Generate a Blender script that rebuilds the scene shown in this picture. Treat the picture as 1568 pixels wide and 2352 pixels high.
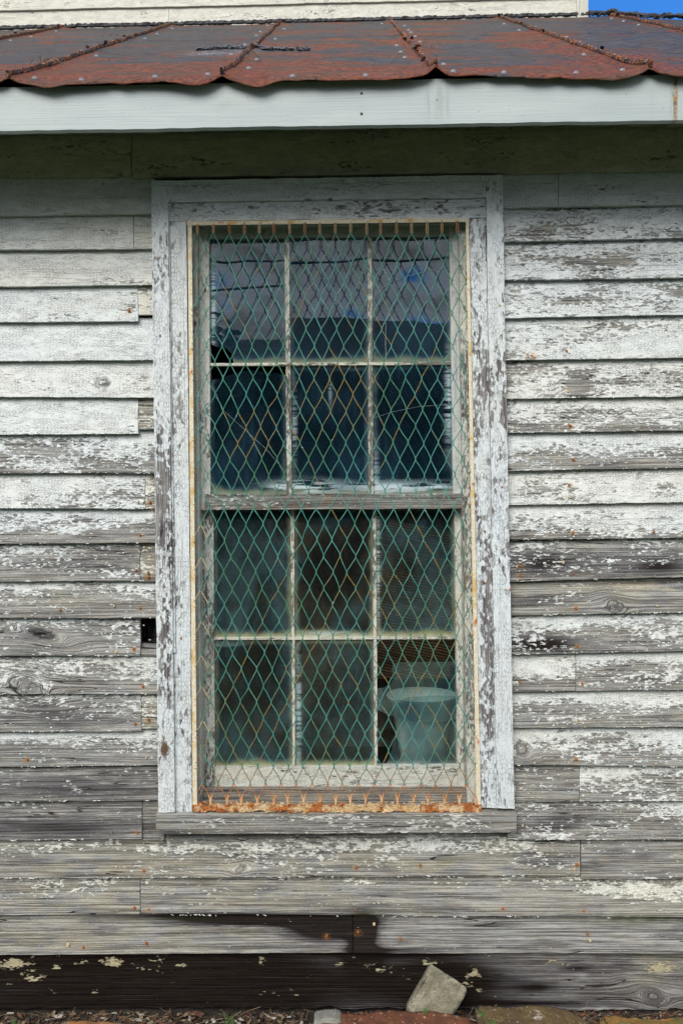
import bpy, bmesh, math, random
import numpy as np
from mathutils import Vector, Matrix, noise as mnoise

random.seed(7); rng = np.random.default_rng(7)
for o in list(bpy.data.objects): bpy.data.objects.remove(o)
scene = bpy.context.scene
COL = scene.collection
R = math.radians

# ------------------------------------------------------------------ camera, sky, sun, exposure
D = 2.6            # metres from the lens to the wall face
S = 0.00137        # metres on the wall face per unit of the 1568-wide survey grid
EYE = 1.574
cd = bpy.data.cameras.new('camera'); cam = bpy.data.objects.new('camera', cd); COL.objects.link(cam)
cam.location = (0, -D, EYE); cam.rotation_euler = (R(90), 0, 0)
cd.sensor_fit = 'HORIZONTAL'; cd.sensor_width = 24.0; cd.lens = 24.0 * D / (1568 * S)
cd.clip_start = 0.05; cd.clip_end = 2000
scene.camera = cam

SUN_EL, SUN_AZ = 37.0, 200.0     # compass azimuth: 180 = straight behind the camera
world = bpy.data.worlds.new('World'); scene.world = world; world.use_nodes = True
wn = world.node_tree; bg = wn.nodes['Background']
sky = wn.nodes.new('ShaderNodeTexSky'); sky.sky_type = 'NISHITA'; sky.sun_disc = False
sky.sun_elevation = R(SUN_EL); sky.sun_rotation = R(SUN_AZ)
sky.air_density = 1.0; sky.dust_density = 0.0; sky.ozone_density = 5.0; sky.altitude = 2500
bg.inputs[1].default_value = 0.13
# broken cloud over the southern half of the sky (behind the camera), clear blue to the north
tc = wn.nodes.new('ShaderNodeTexCoord'); sep = wn.nodes.new('ShaderNodeSeparateXYZ'); wn.links.new(tc.outputs['Generated'], sep.inputs[0])
def wmap(v, a, b, c, d):
    n = wn.nodes.new('ShaderNodeMapRange'); n.interpolation_type = 'SMOOTHSTEP'; wn.links.new(v, n.inputs[0])
    for i, q in enumerate((a, b, c, d)): n.inputs[i+1].default_value = q
    return n.outputs[0]
cn = wn.nodes.new('ShaderNodeTexNoise'); cn.inputs['Scale'].default_value = 9.0; cn.inputs['Detail'].default_value = 6; cn.inputs['Roughness'].default_value = .58
mp = wn.nodes.new('ShaderNodeMapping'); mp.inputs[3].default_value = (1, 1, 2.2); wn.links.new(tc.outputs['Generated'], mp.inputs[0]); wn.links.new(mp.outputs[0], cn.inputs['Vector'])
south = wmap(sep.outputs[1], -.15, .35, 1, 0); cover = wmap(cn.outputs[0], .30, .46, 0, 1)
mm = wn.nodes.new('ShaderNodeMath'); mm.operation = 'MULTIPLY'; wn.links.new(south, mm.inputs[0]); wn.links.new(cover, mm.inputs[1])
shade = wn.nodes.new('ShaderNodeMix'); shade.data_type = 'RGBA'; wn.links.new(wmap(cn.outputs[0], .36, .68, 0, 1), shade.inputs[0])
shade.inputs[6].default_value = (6.6, 6.9, 7.4, 1); shade.inputs[7].default_value = (2.5, 2.25, 2.0, 1)
cm = wn.nodes.new('ShaderNodeMix'); cm.data_type = 'RGBA'; wn.links.new(mm.outputs[0], cm.inputs[0]); tint = wn.nodes.new('ShaderNodeMix'); tint.data_type = 'RGBA'; tint.blend_type = 'MULTIPLY'; tint.inputs[0].default_value = 1; tint.inputs[7].default_value = (.33, .84, 1.2, 1)
wn.links.new(sky.outputs[0], tint.inputs[6]); wn.links.new(tint.outputs[2], cm.inputs[6]); wn.links.new(shade.outputs[2], cm.inputs[7])
wn.links.new(cm.outputs[2], bg.inputs[0])
sd = bpy.data.lights.new('sun', 'SUN'); sd.energy = 2.0; sd.angle = R(34); sd.color = (1.0, 0.96, 0.90)
sun = bpy.data.objects.new('sun', sd); COL.objects.link(sun)
az = R(SUN_AZ); dirv = Vector((math.sin(az)*math.cos(R(SUN_EL)), math.cos(az)*math.cos(R(SUN_EL)), math.sin(R(SUN_EL))))
sun.rotation_euler = dirv.to_track_quat('Z', 'Y').to_euler()
scene.view_settings.view_transform = 'Standard'; scene.view_settings.look = 'None'
scene.view_settings.gamma = 1.0; scene.view_settings.use_curve_mapping = False
scene.view_settings.exposure = 0.85

# ------------------------------------------------------------------ small helpers
def W(u, v, y=0.0):
    k = (D + y) / D
    return np.array([(u - 784) * S * k, y, EYE + (1176 - v) * S * k])
def to_px(P):
    k = D / (D + P[:, 1]) / S
    return 784 + P[:, 0] * k, 1176 - (P[:, 2] - EYE) * k

def _h(ix, iy, seed):
    n = (ix.astype(np.int64) * 374761393 + iy.astype(np.int64) * 668265263 + seed * 1442695041) & 0x7fffffff
    n = ((n ^ (n >> 13)) * 1274126177) & 0x7fffffff
    return ((n ^ (n >> 16)) & 0xffff) / 65535.0
def vn(x, y, seed=0):
    x = np.asarray(x, float); y = np.asarray(y, float) + 0 * x
    ix = np.floor(x); iy = np.floor(y); fx = x - ix; fy = y - iy
    fx = fx*fx*(3-2*fx); fy = fy*fy*(3-2*fy)
    a = _h(ix, iy, seed); b = _h(ix+1, iy, seed); c = _h(ix, iy+1, seed); d = _h(ix+1, iy+1, seed)
    return (a*(1-fx)+b*fx)*(1-fy) + (c*(1-fx)+d*fx)*fy
def fbm(x, y, seed=0, o=3):
    s = 0; a = .5
    for i in range(o):
        s = s + a*vn(np.asarray(x)*2**i, np.asarray(y)*2**i, seed+i); a *= .5
    return s / (1 - .5**o)

def setp(o, label=None, cat=None, group=None, kind=None):
    if label: o['label'] = label
    if cat: o['category'] = cat
    if group: o['group'] = group
    if kind: o['kind'] = kind
    return o
def link(name, me, mat, parent=None, loc=(0,0,0)):
    o = bpy.data.objects.new(name, me); COL.objects.link(o)
    if mat is not None and not me.materials: me.materials.append(mat)
    o.location = loc
    if parent is not None: o.parent = parent
    return o
def empty(name, loc, label, cat, group=None):
    o = bpy.data.objects.new(name, None); COL.objects.link(o); o.location = loc; o.empty_display_size = .2
    return setp(o, label, cat, group)

CH = ['peel', 'dark', 'tan', 'rust', 'cream', 'moss']
class Acc:
    def __init__(s): s.v = []; s.f = []; s.n = 0; s.at = {c: [] for c in CH}; s.gc = []
    def add(s, P, F, gc, at):
        s.v.append(P); s.f.extend([tuple(int(i) + s.n for i in f) for f in F]); s.n += len(P); s.gc.append(gc)
        for c in CH: s.at[c].append(np.broadcast_to(np.asarray(at.get(c, 0.0), float), (len(P),)))
    def mesh(s, name, smooth=False):
        me = bpy.data.meshes.new(name)
        V = np.concatenate(s.v)
        me.from_pydata(V.tolist(), [], s.f)
        a = me.attributes.new('gc', 'FLOAT_VECTOR', 'POINT'); a.data.foreach_set('vector', np.concatenate(s.gc).astype(np.float32).ravel())
        for c in CH:
            a = me.attributes.new(c, 'FLOAT', 'POINT'); a.data.foreach_set('value', np.concatenate(s.at[c]).astype(np.float32))
        me.update()
        if smooth: me.polygons.foreach_set('use_smooth', [True]*len(me.polygons))
        return me
    def build(s, name, mat, parent=None, smooth=False):
        # move the origin to the middle of the part
        V = np.concatenate(s.v); c = (V.min(0) + V.max(0)) / 2
        me = s.mesh(name, smooth)
        o = link(name, me, mat, parent)
        return o

# wear: soft patches laid on the real boards, given on the survey grid: (channel, u, v, ru, rv, amount)
WEAR = [
 # knots and dark weathered places, left wall
 ('dark',95,1455,42,14,.3),('dark',70,1580,36,14,.15),('dark',195,1075,25,9,.3),
 ('peel',60,1568,75,22,-.3),('dark',60,1460,60,14,.4),
 ('dark',150,1810,180,22,.45),('dark',120,1900,200,18,.55),('dark',60,1978,110,14,.7),('dark',290,1985,90,18,.35),
 ('dark',180,1650,120,14,.35),('dark',150,1725,170,10,.35),('dark',240,1460,90,16,.25),
 ('tan',150,2170,200,30,.35),('tan',100,2070,200,30,.3),('tan',600,2060,200,30,.35),('tan',350,1990,300,20,.5),
 ('tan',980,1985,200,22,.5),('tan',340,1290,14,40,.8),('tan',340,1630,14,30,.6),('tan',120,1380,100,20,.5),
 ('dark',600,2112,260,14,1.3),('dark',740,2140,100,28,1.4),('dark',835,2150,36,60,1.4),('dark',900,2185,140,10,1.1),('dark',600,2118,200,12,.6),('dark',560,2175,200,8,.6),
 ('dark',420,2103,160,6,.8),
 ('peel',1000,1945,330,20,-.42),('peel',520,1945,110,16,-.3),('peel',150,1945,150,10,-.35),
 ('dark',1240,1980,90,26,.7),('dark',1480,1970,70,20,.55),('peel',1500,2045,90,22,-.6),('peel',1390,2045,40,14,-.45),
 ('peel',900,2190,250,8,.1),('moss',1450,2112,130,10,.9),('moss',330,2110,120,6,.5),('moss',860,2100,60,5,.8),
 # right wall
 ('peel',1230,535,40,16,.45),('peel',1320,530,60,14,.25),('peel',1420,600,130,14,.35),('peel',1190,600,60,12,.1),
 ('peel',1300,690,90,16,.3),('peel',1180,690,30,30,.2),('peel',1260,780,60,20,.1),('peel',1330,885,22,26,.55),
 ('peel',1440,880,60,10,.25),('dark',1240,1290,80,30,.55),('dark',1230,1380,130,14,.7),
 ('dark',1240,1480,110,24,.9),('dark',1520,1300,70,20,.5),('dark',1380,1640,90,10,.4),('dark',1300,1890,60,20,.4),('dark',210,1300,120,18,.45),('dark',100,1640,120,14,.5),('dark',1480,1830,70,16,.4),('dark',1500,1480,80,16,.3),('dark',1400,1300,200,20,.35),('tan',1400,1345,190,20,.6),
 ('dark',1500,1560,120,12,.4),('dark',1250,1700,60,10,.3),('dark',1430,1700,150,14,.35),
 ('dark',1210,1655,40,10,.4),('dark',1240,1900,100,14,.3),('dark',1450,1120,40,16,.3),('dark',1530,1120,26,22,.15),
 ('peel',1530,1120,40,22,.4),('peel',1240,1540,90,20,-.35),('peel',1240,1585,60,14,.1),
 ('dark',1180,430,28,20,.5),('dark',1270,400,60,8,.25),
 ('rust',1220,817,14,4,.9),('rust',296,713,8,4,.9),
 # casing
 ('peel',395,1250,30,260,.22),('peel',380,1560,16,260,.34),('peel',425,1500,20,250,.12),('peel',360,1100,14,160,.25),
 ('dark',383,1600,10,150,.25),('rust',377,1720,10,20,.35),('dark',377,1720,12,24,.6),
 ('peel',1165,880,20,50,.3),('peel',1100,880,22,120,.25),('peel',1120,1450,18,260,.30),('dark',1112,1420,8,200,.12),
 ('peel',1160,1600,14,200,-.15),('peel',1100,1100,14,60,.2),('peel',415,1465,20,45,-.5),('peel',415,1495,18,8,-.2),
]
KNOTS = [(95,1455,30,9),(66,1580,30,15),(1415,1395,14,10),(1197,1720,12,12),(1468,1090,7,5),(1500,2290,22,12),(377,1722,9,20),(555,1995,10,6),(240,880,14,9)]
def wear(P, base):
    u, v = to_px(P); out = {c: np.zeros(len(P)) + base.get(c, 0.0) for c in CH}
    for c, a, b, ru, rv, k in WEAR:
        if a < u.min()-3*ru or a > u.max()+3*ru or b < v.min()-3*rv or b > v.max()+3*rv: continue
        out[c] = out[c] + k*np.exp(-((u-a)/ru)**2 - ((v-b)/rv)**2)
    return out

def grid_faces(na, nb):
    i = np.arange(na)[:, None]; j = np.arange(nb)[None, :]
    a = (i*(nb+1)+j).ravel(); b = ((i+1)*(nb+1)+j).ravel()
    return np.stack([a, b, b+1, a+1], 1).tolist()

PID = [0]
def plank(acc, c, th, base=None, step=.009, edge=.0012, warp=.0, cross=None, end_edge=.0008, chip=0.0, knots=True, top_paint=0.0):
    """a board: c = four front corners, grain runs from c[0] to c[1]; th = thickness backwards (+y)"""
    base = dict(base or {}); PID[0] += 1; pid = PID[0]
    c = [np.asarray(p, float) for p in c]
    La = np.linalg.norm(c[1]-c[0]); Lb = np.linalg.norm(c[3]-c[0])
    na = max(2, int(La/step)); nb = max(2, int(Lb/(cross or step)))
    A, B = np.meshgrid(np.linspace(0, 1, na+1), np.linspace(0, 1, nb+1), indexing='ij'); A = A.ravel(); B = B.ravel()
    P = ((1-A)*(1-B))[:,None]*c[0] + (A*(1-B))[:,None]*c[1] + (A*B)[:,None]*c[2] + ((1-A)*B)[:,None]*c[3]
    da = (c[1]-c[0])/La; db = (c[3]-c[0])/Lb
    x = A*La; z = B*Lb
    if warp: P[:,1] -= warp*(fbm(x*1.3, z*2, pid*7)-.5)*2
    e0 = (fbm(x*22, 0, pid*3+1)-.5)*2*edge; e1 = (fbm(x*22, 0, pid*3+2)-.5)*2*edge
    if chip:
        q = vn(x*38, 0, pid*5+9); e0 = e0 + np.where(q > .86, (q-.86)*chip*7, 0)
        low = fbm(x*1.7, 0, pid*5+2); e0 = e0 + (low-.5)*.004
    P += np.where(B == 0, e0, 0)[:,None]*db + np.where(B == 1, -e1, 0)[:,None]*db
    f0 = (vn(z*70, 0, pid*11)-.5)*2*end_edge
    P += np.where(A == 0, f0, 0)[:,None]*da + np.where(A == 1, -f0, 0)[:,None]*da
    # grain coordinate, bent round the knots
    gx = x.copy(); gz = z.copy() + .006*(fbm(x*1.1, z*4, pid+50)-.5)*2
    u, v = to_px(P); kd = np.zeros(len(P))
    if knots:
        for (ku, kv, ra, rb) in KNOTS:
            if ku < u.min() or ku > u.max() or kv < v.min()-8 or kv > v.max()+8: continue
            horiz = abs(da[0]) > .7
            du = (u-ku)*S; dv = (1176-v-(1176-kv))*S
            if not horiz: du, dv = dv, du; ra, rb = rb, ra
            ra2, rb2 = ra*S*1.0, rb*S*1.0
            sk = .35*math.sin(ku*1.7); dv2 = dv - sk*du
            wob = 1 + .35*(fbm(np.arctan2(dv2/rb2, du/ra2)*1.6+9, du*0, int(ku))-.5)
            r2 = ((du/ra2)**2 + (dv2/rb2)**2)*wob
            inside = r2 < 1
            gz = gz + np.where(inside, 0, -dv*2.2/np.maximum(r2, 1.0)) * np.clip(2.6-r2*.12, 0, 1)
            gz = np.where(inside, np.sqrt(r2)*rb2*1.3 + .004*fbm(u*.1, v*.1, 3), gz); gx = np.where(inside, u*S*.3, gx)
            kd = np.maximum(kd, np.clip(1.1-r2*.8, 0, 1)*.5)
    at = wear(P, base); at['dark'] = at['dark'] + kd*.8; at['peel'] = at['peel'] + np.where(at['peel'] >= 0, kd*1.3, 0)
    if top_paint: at['peel'] = at['peel'] - top_paint*np.clip((B-.55)/.45, 0, 1) + top_paint*.5*np.clip((.4-B)/.4, 0, 1)
    gc = np.stack([gx + pid*1.913, gz + pid*.571, z*0 + pid*.77], 1)
    F = grid_faces(na, nb)
    # orient the front towards -y
    n = np.cross(c[1]-c[0], c[3]-c[0])
    flip = n[1] > 0
    if flip: F = [f[::-1] for f in F]
    acc.add(P, F, gc, at)
    base_i = acc.n - len(P)
    # skirt and back
    idx = lambda i, j: i*(nb+1)+j
    loop = [idx(i,0) for i in range(na+1)] + [idx(na,j) for j in range(1,nb+1)] + [idx(i,nb) for i in range(na-1,-1,-1)] + [idx(0,j) for j in range(nb-1,0,-1)]
    Q1 = P[loop]; Q2 = Q1.copy(); Q2[:,1] += th
    m = len(loop)
    g1 = gc[loop].copy(); g2 = g1.copy(); g2[:,1] += th
    FS = [(i, i+m, (i+1) % m + m, (i+1) % m) for i in range(m)]
    FS.append(tuple(range(m, 2*m))[::-1])
    if flip: FS = [f[::-1] for f in FS]
    a2 = {k: np.concatenate([np.asarray(vv)[loop]]*2) if np.ndim(vv) else vv for k, vv in at.items()}
    acc.add(np.concatenate([Q1, Q2]), FS, np.concatenate([g1, g2]), a2)
def ppx(acc, a, b, c, d, y, th, base=None, **k):
    """plank from four survey points on the plane y (grain a to b)"""
    yy = y if isinstance(y, (tuple, list)) else (y, y, y, y)
    plank(acc, [W(a[0], a[1], yy[0]), W(b[0], b[1], yy[1]), W(c[0], c[1], yy[2]), W(d[0], d[1], yy[3])], th, base, **k)

def flake(acc, p, w, h, tilt, yaw, base, thick=.0006):
    """one lifted chip of paint"""
    n = random.randint(4, 6); pts = []
    for i in range(n):
        a = 2*math.pi*i/n + random.uniform(-.3, .3); r = random.uniform(.75, 1.1)
        pts.append(Vector((math.cos(a)*w*r, 0, math.sin(a)*h*r)))
    M = Matrix.Rotation(yaw, 3, 'Z') @ Matrix.Rotation(tilt, 3, 'X') @ Matrix.Rotation(random.uniform(-.4, .4), 3, 'Y')
    f = [M @ q for q in pts]; off = M @ Vector((0, thick, 0))
    P = np.array([list(Vector(p)+q) for q in f] + [list(Vector(p)+q+off) for q in f])
    F = [tuple(range(n)), tuple(range(2*n-1, n-1, -1))] + [(i, i+n, (i+1) % n+n, (i+1) % n) for i in range(n)]
    g = P.copy(); g[:, :] += random.random()*5
    acc.add(P, F, g, base)

# ------------------------------------------------------------------ node helpers
class NT:
    def __init__(s, name):
        s.m = bpy.data.materials.new(name); s.m.use_nodes = True; s.t = s.m.node_tree; s.t.nodes.clear()
        s.out = s.t.nodes.new('ShaderNodeOutputMaterial')
    def n(s, typ, ins=None, **props):
        nd = s.t.nodes.new('ShaderNode'+typ)
        for k, v in props.items(): setattr(nd, k, v)
        for k, v in (ins or {}).items(): s.put(nd.inputs[k], v)
        return nd
    def put(s, sock, v):
        if isinstance(v, bpy.types.NodeSocket): s.t.links.new(v, sock)
        else:
            if sock.type == 'RGBA' and not isinstance(v, (int, float)) and len(v) == 3: v = (*v, 1)
            sock.default_value = v
    def attr(s, name, vec=False):
        nd = s.n('Attribute', attribute_name=name); return nd.outputs['Vector' if vec else 'Fac']
    def math(s, op, a, b=0.0, c=0.0, clamp=False):
        nd = s.n('Math', {0: a, 1: b, 2: c}, operation=op, use_clamp=clamp); return nd.outputs[0]
    def ramp(s, v, a, b, c=0.0, d=1.0, smooth=True):
        nd = s.n('MapRange', {0: v, 1: a, 2: b, 3: c, 4: d}, clamp=True, interpolation_type='SMOOTHSTEP' if smooth else 'LINEAR'); return nd.outputs[0]
    def scale(s, vec, k, off=(0,0,0)):
        nd = s.n('Mapping', {0: vec, 1: off, 3: k}); return nd.outputs[0]
    def noise(s, vec, scale=1.0, detail=3.0, rough=.55, dist=0.0, color=False):
        nd = s.n('TexNoise', {'Vector': vec, 'Scale': scale, 'Detail': detail, 'Roughness': rough, 'Distortion': dist}); return nd.outputs['Color' if color else 'Fac']
    def mix(s, f, a, b, blend='MIX'):
        nd = s.t.nodes.new('ShaderNodeMix'); nd.data_type = 'RGBA'; nd.blend_type = blend
        s.put(nd.inputs[0], f); s.put(nd.inputs[6], a); s.put(nd.inputs[7], b); return nd.outputs[2]
    def vadd(s, a, b):
        return s.n('VectorMath', {0: a, 1: b}, operation='ADD').outputs[0]
    def vscale(s, a, k):
        return s.n('VectorMath', {0: a, 'Scale': k}, operation='SCALE').outputs[0]
    def bump(s, h, dist, strength=1.0, normal=None):
        ins = {'Height': h, 'Distance': dist, 'Strength': strength}
        if normal is not None: ins['Normal'] = normal
        return s.n('Bump', ins).outputs[0]
    def bsdf(s, col, rough, normal=None, **kw):
        ins = {'Base Color': col, 'Roughness': rough}
        if normal is not None: ins['Normal'] = normal
        ins.update(kw)
        nd = s.n('BsdfPrincipled', ins); return nd.outputs[0]
    def done(s, sh): s.t.links.new(sh, s.out.inputs[0]); return s.m

def painted_wood(name, cool, creamc, wood_l, wood_d, spec=.25, flake_k=1.0, cell=(95, 190)):
    t = NT(name); gc = t.attr('gc', True)
    warp = t.vscale(t.vadd(t.noise(t.scale(gc, (60, 60, 60)), detail=2, color=True), (-.5,-.5,-.5)), .006)
    gw = t.vadd(gc, warp)
    vor = t.n('TexVoronoi', {'Vector': t.scale(gw, (cell[0], cell[1], 1)), 'Scale': 1.0, 'Randomness': .85}, voronoi_dimensions='2D', distance='CHEBYCHEV')
    cellr = t.n('SeparateColor', {0: vor.outputs['Color']}).outputs[0]
    edge = t.n('TexVoronoi', {'Vector': t.scale(gw, (cell[0], cell[1], 1)), 'Scale': 1.0, 'Randomness': .85}, voronoi_dimensions='2D', feature='DISTANCE_TO_EDGE').outputs['Distance']
    low = t.ramp(t.noise(t.scale(gc, (3.6, 14, 1)), detail=4, rough=.6), .32, .68, smooth=False)
    mid = t.ramp(t.noise(t.scale(gw, (26, 85, 1)), detail=5, rough=.72), .32, .68, smooth=False)
    streak = t.ramp(t.noise(t.scale(gc, (14, 300, 1)), detail=2, rough=.6), .3, .7, smooth=False)
    val = t.math('ADD', t.math('MULTIPLY', low, .36), t.math('MULTIPLY', mid, .27))
    val = t.math('ADD', val, t.math('MULTIPLY', cellr, .23)); val = t.math('ADD', val, t.math('MULTIPLY', streak, .14))
    peel = t.attr('peel')
    # remap so that peel = share of bare wood, about
    thr = t.math('MULTIPLY_ADD', peel, .66, .17)
    diff = t.math('SUBTRACT', val, thr)
    mask = t.ramp(diff, -.012, .012)
    lift = t.ramp(diff, .0, .09, 1.0, 0.0)          # paint near an edge is lifted
    # wood
    grain = t.noise(t.scale(gc, (2.2, 210, 1)), detail=5, rough=.7)
    fine = t.noise(t.scale(gc, (14, 620, 1)), detail=2, rough=.6)
    blot = t.noise(t.scale(gc, (7, 22, 1)), detail=4, rough=.6)
    coarse = t.noise(t.scale(gc, (1.6, 110, 1), (2,2,2)), detail=3, rough=.6)
    sharp = t.ramp(t.noise(t.scale(gc, (3.0, 330, 1), (8,3,1)), detail=3, rough=.7), .36, .60, smooth=False)
    g = t.ramp(t.math('ADD', t.math('ADD', t.math('MULTIPLY', grain, .40), t.math('MULTIPLY', coarse, .22)), t.math('ADD', t.math('MULTIPLY', fine, .18), t.math('MULTIPLY', sharp, .20))), .36, .60)
    lines = t.ramp(t.noise(t.scale(gc, (2.6, 260, 1), (1,7,4)), detail=4, rough=.7), .34, .43, 1.0, 0.0)
    wood = t.mix(g, wood_d, wood_l)
    wood = t.mix(t.ramp(blot, .42, .62), wood, t.mix(g, (.10,.095,.092), (.39,.385,.365)))
    wood = t.mix(t.ramp(t.noise(t.scale(gc, (5, 26, 1), (6,1,8)), detail=4, rough=.6), .50, .66, 0, .72), wood, t.mix(g, (.045,.042,.044), (.15,.145,.15)))
    tan = t.math('MULTIPLY', t.attr('tan'), t.ramp(t.noise(t.scale(gc, (11, 30, 1)), detail=4), .35, .6))
    wood = t.mix(t.math('MINIMUM', tan, 1.0), wood, t.mix(g, (.18,.16,.115), (.45,.42,.33)))
    brn = t.ramp(t.noise(t.scale(gc, (4, 60, 1), (3,1,0)), detail=3), .56, .72, 0, .35)
    wood = t.mix(brn, wood, (.105,.072,.055))
    dk = t.attr('dark')
    dkm = t.noise(t.scale(gc, (15, 95, 1), (7,2,0)), detail=6, rough=.72)
    dkn = t.ramp(t.math('MULTIPLY_ADD', t.math('SUBTRACT', dkm, .5), 2.6, dk), .12, .66)
    dkn = t.math('MULTIPLY', dkn, t.ramp(dk, .03, .8, 0, 1.0, smooth=False), clamp=True)
    wood = t.mix(dkn, wood, t.mix(t.ramp(dk, .75, 1.1), t.mix(g, (.030,.028,.030), (.15,.143,.148)), t.mix(g, (.004,.003,.0025), (.020,.013,.010))))
    wood = t.mix(t.math('MULTIPLY', lines, .75), wood, (.035,.032,.031))
    sp1 = t.math('ABSOLUTE', t.math('SUBTRACT', t.noise(t.scale(gc, (1.1, 26, 1), (4,4,4)), detail=3, rough=.55), .44))
    spl = t.math('MULTIPLY', t.ramp(sp1, .002, .007, 1.0, 0.0), t.ramp(t.noise(t.scale(gc, (2, 9, 1), (6,6,1)), detail=1), .50, .56))
    wood = t.mix(spl, wood, (.012,.010,.010))
    # left over specks of paint in the grain
    speck = t.ramp(t.noise(t.scale(gw, (75, 260, 1), (2,9,0)), detail=2, rough=.5), .675, .705)
    keep = t.math('MULTIPLY', speck, t.ramp(dk, .5, 1.0, .85, .05))
    keep = t.math('MULTIPLY', keep, t.ramp(peel, .95, 1.15, 1.0, 0.12))
    mask2 = t.math('MAXIMUM', mask, keep)
    # paint
    tn = t.ramp(t.noise(t.scale(gc, (2.5, 7, 1), (4,4,4)), detail=3), .4, .65)
    pf = t.math('ADD', t.attr('cream'), t.math('MULTIPLY', tn, .22), clamp=True)
    paint = t.mix(pf, cool, creamc)
    cellv = t.math('MULTIPLY_ADD', cellr, .12, .92)
    paint = t.mix(1.0, paint, t.n('CombineColor', {0: cellv, 1: cellv, 2: cellv}).outputs[0], 'MULTIPLY')
    crk = t.ramp(edge, .02, .10, 1.0, 0.0)
    crn = t.ramp(t.noise(t.scale(gc, (16, 40, 1), (8,8,8)), detail=3), .38, .6)
    crk = t.math('MULTIPLY', crk, t.math('MULTIPLY', crn, .55*flake_k))
    hair = t.ramp(t.noise(t.scale(gw, (45, 420, 1), (5,5,5)), detail=1), .66, .72, 0, .5*flake_k)
    crk = t.math('MAXIMUM', crk, hair)
    paint = t.mix(crk, paint, (.20,.20,.19))
    dirt = t.ramp(t.noise(t.scale(gc, (9, 9, 1), (1,6,2)), detail=5, rough=.65), .5, .8, 0, .28)
    paint = t.mix(dirt, paint, (.36,.34,.28))
    col = t.mix(mask2, wood, paint)
    mo = t.math('MULTIPLY', t.attr('moss'), t.ramp(t.noise(t.scale(gc, (25, 60, 1), (1,9,5)), detail=4), .3, .65, .35, 1.0), clamp=True)
    col = t.mix(mo, col, (.075,.085,.025))
    ru = t.math('MULTIPLY', t.attr('rust'), t.ramp(t.noise(t.scale(gc, (60, 90, 1)), detail=3), .3, .6), clamp=True)
    col = t.mix(ru, col, t.mix(g, (.30,.11,.02), (.50,.27,.08)))
    h = t.math('ADD', t.math('MULTIPLY', mask2, 1.0), t.math('MULTIPLY', t.math('MULTIPLY', lift, mask2), .9))
    h = t.math('ADD', h, t.math('MULTIPLY', t.math('SUBTRACT', 1.0, mask), t.math('MULTIPLY', g, .8)))
    h = t.math('SUBTRACT', h, t.math('ADD', t.math('MULTIPLY', crk, .9), t.math('MULTIPLY', spl, 1.2)))
    col = t.mix(t.math('MULTIPLY', spl, t.ramp(peel, .3, .5)), col, (.03,.027,.026))
    cup = t.math('MULTIPLY', t.math('MULTIPLY', cellr, .5), mask)
    h = t.math('ADD', h, cup)
    nrm = t.bump(h, .0022, .85)
    rough = t.math('MULTIPLY_ADD', mask, -.25, .85)
    return t.done(t.bsdf(col, rough, nrm, **{'Specular IOR Level': spec}))

M_SIDING = painted_wood('weathered_clapboard_paint', (.60,.645,.66), (.64,.635,.55), (.365,.37,.36), (.080,.081,.083))
M_CASING = painted_wood('alligatored_casing_paint', (.585,.635,.66), (.62,.62,.55), (.23,.215,.215), (.085,.07,.072), cell=(70, 125))
M_SASH = painted_wood('sash_paint', (.50,.53,.52), (.60,.59,.50), (.25,.23,.21), (.09,.07,.06), cell=(80, 170))
M_UPPER = painted_wood('upper_storey_paint', (.56,.56,.51), (.60,.585,.49), (.25,.24,.22), (.08,.075,.07), flake_k=.7)
M_EAVE = painted_wood('mildewed_shaded_paint', (.60,.60,.45), (.58,.55,.40), (.22,.21,.15), (.06,.055,.04))
M_BEAM = painted_wood('rotten_sill_wood', (.40,.38,.28), (.44,.39,.25), (.30,.29,.275), (.05,.042,.038), spec=.08)

def mat_fascia():
    t = NT('fascia_paint'); gc = t.attr('gc', True); g = t.n('NewGeometry').outputs['Position']
    col = t.mix(t.ramp(t.noise(t.scale(gc, (2, 9, 1)), detail=4), .35, .7), (.355,.41,.415), (.42,.47,.465))
    col = t.mix(t.ramp(t.noise(t.scale(gc, (5, 12, 1), (3,3,3)), detail=5, rough=.66), .50, .74, 0, .5), col, (.33,.38,.34))
    sm = t.ramp(t.noise(t.scale(gc, (120, 8, 1), (9,3,3)), detail=3), .45, .62)
    st = t.math('MULTIPLY', t.attr('dark'), sm, clamp=True)
    col = t.mix(t.math('MULTIPLY', st, .7), col, (.27,.31,.29))
    ru = t.math('MULTIPLY', t.attr('rust'), t.ramp(t.noise(t.scale(gc, (260, 30, 1)), detail=3), .3, .55), clamp=True)
    col = t.mix(ru, col, t.mix(t.ramp(t.noise(gc, scale=160, detail=2), .4, .6), (.33,.20,.04), (.10,.05,.015)))
    mo = t.math('MULTIPLY', t.attr('moss'), t.ramp(t.noise(gc, scale=18, detail=4), .3, .7, .3, 1.0), clamp=True)
    col = t.mix(mo, col, (.16,.19,.09))
    grain = t.noise(t.scale(gc, (5, 260, 1)), detail=4, rough=.6)
    sp = t.ramp(t.noise(gc, scale=95, detail=2), .70, .74)
    col = t.mix(t.math('MULTIPLY', sp, .6), col, (.2,.2,.16))
    nrm = t.bump(t.math('ADD', grain, t.math('MULTIPLY', t.noise(t.scale(gc, (2, 10, 1)), detail=2), 1.5)), .0016, .5)
    return t.done(t.bsdf(col, .55, nrm, **{'Specular IOR Level': .35}))
M_FASCIA = mat_fascia()

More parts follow.
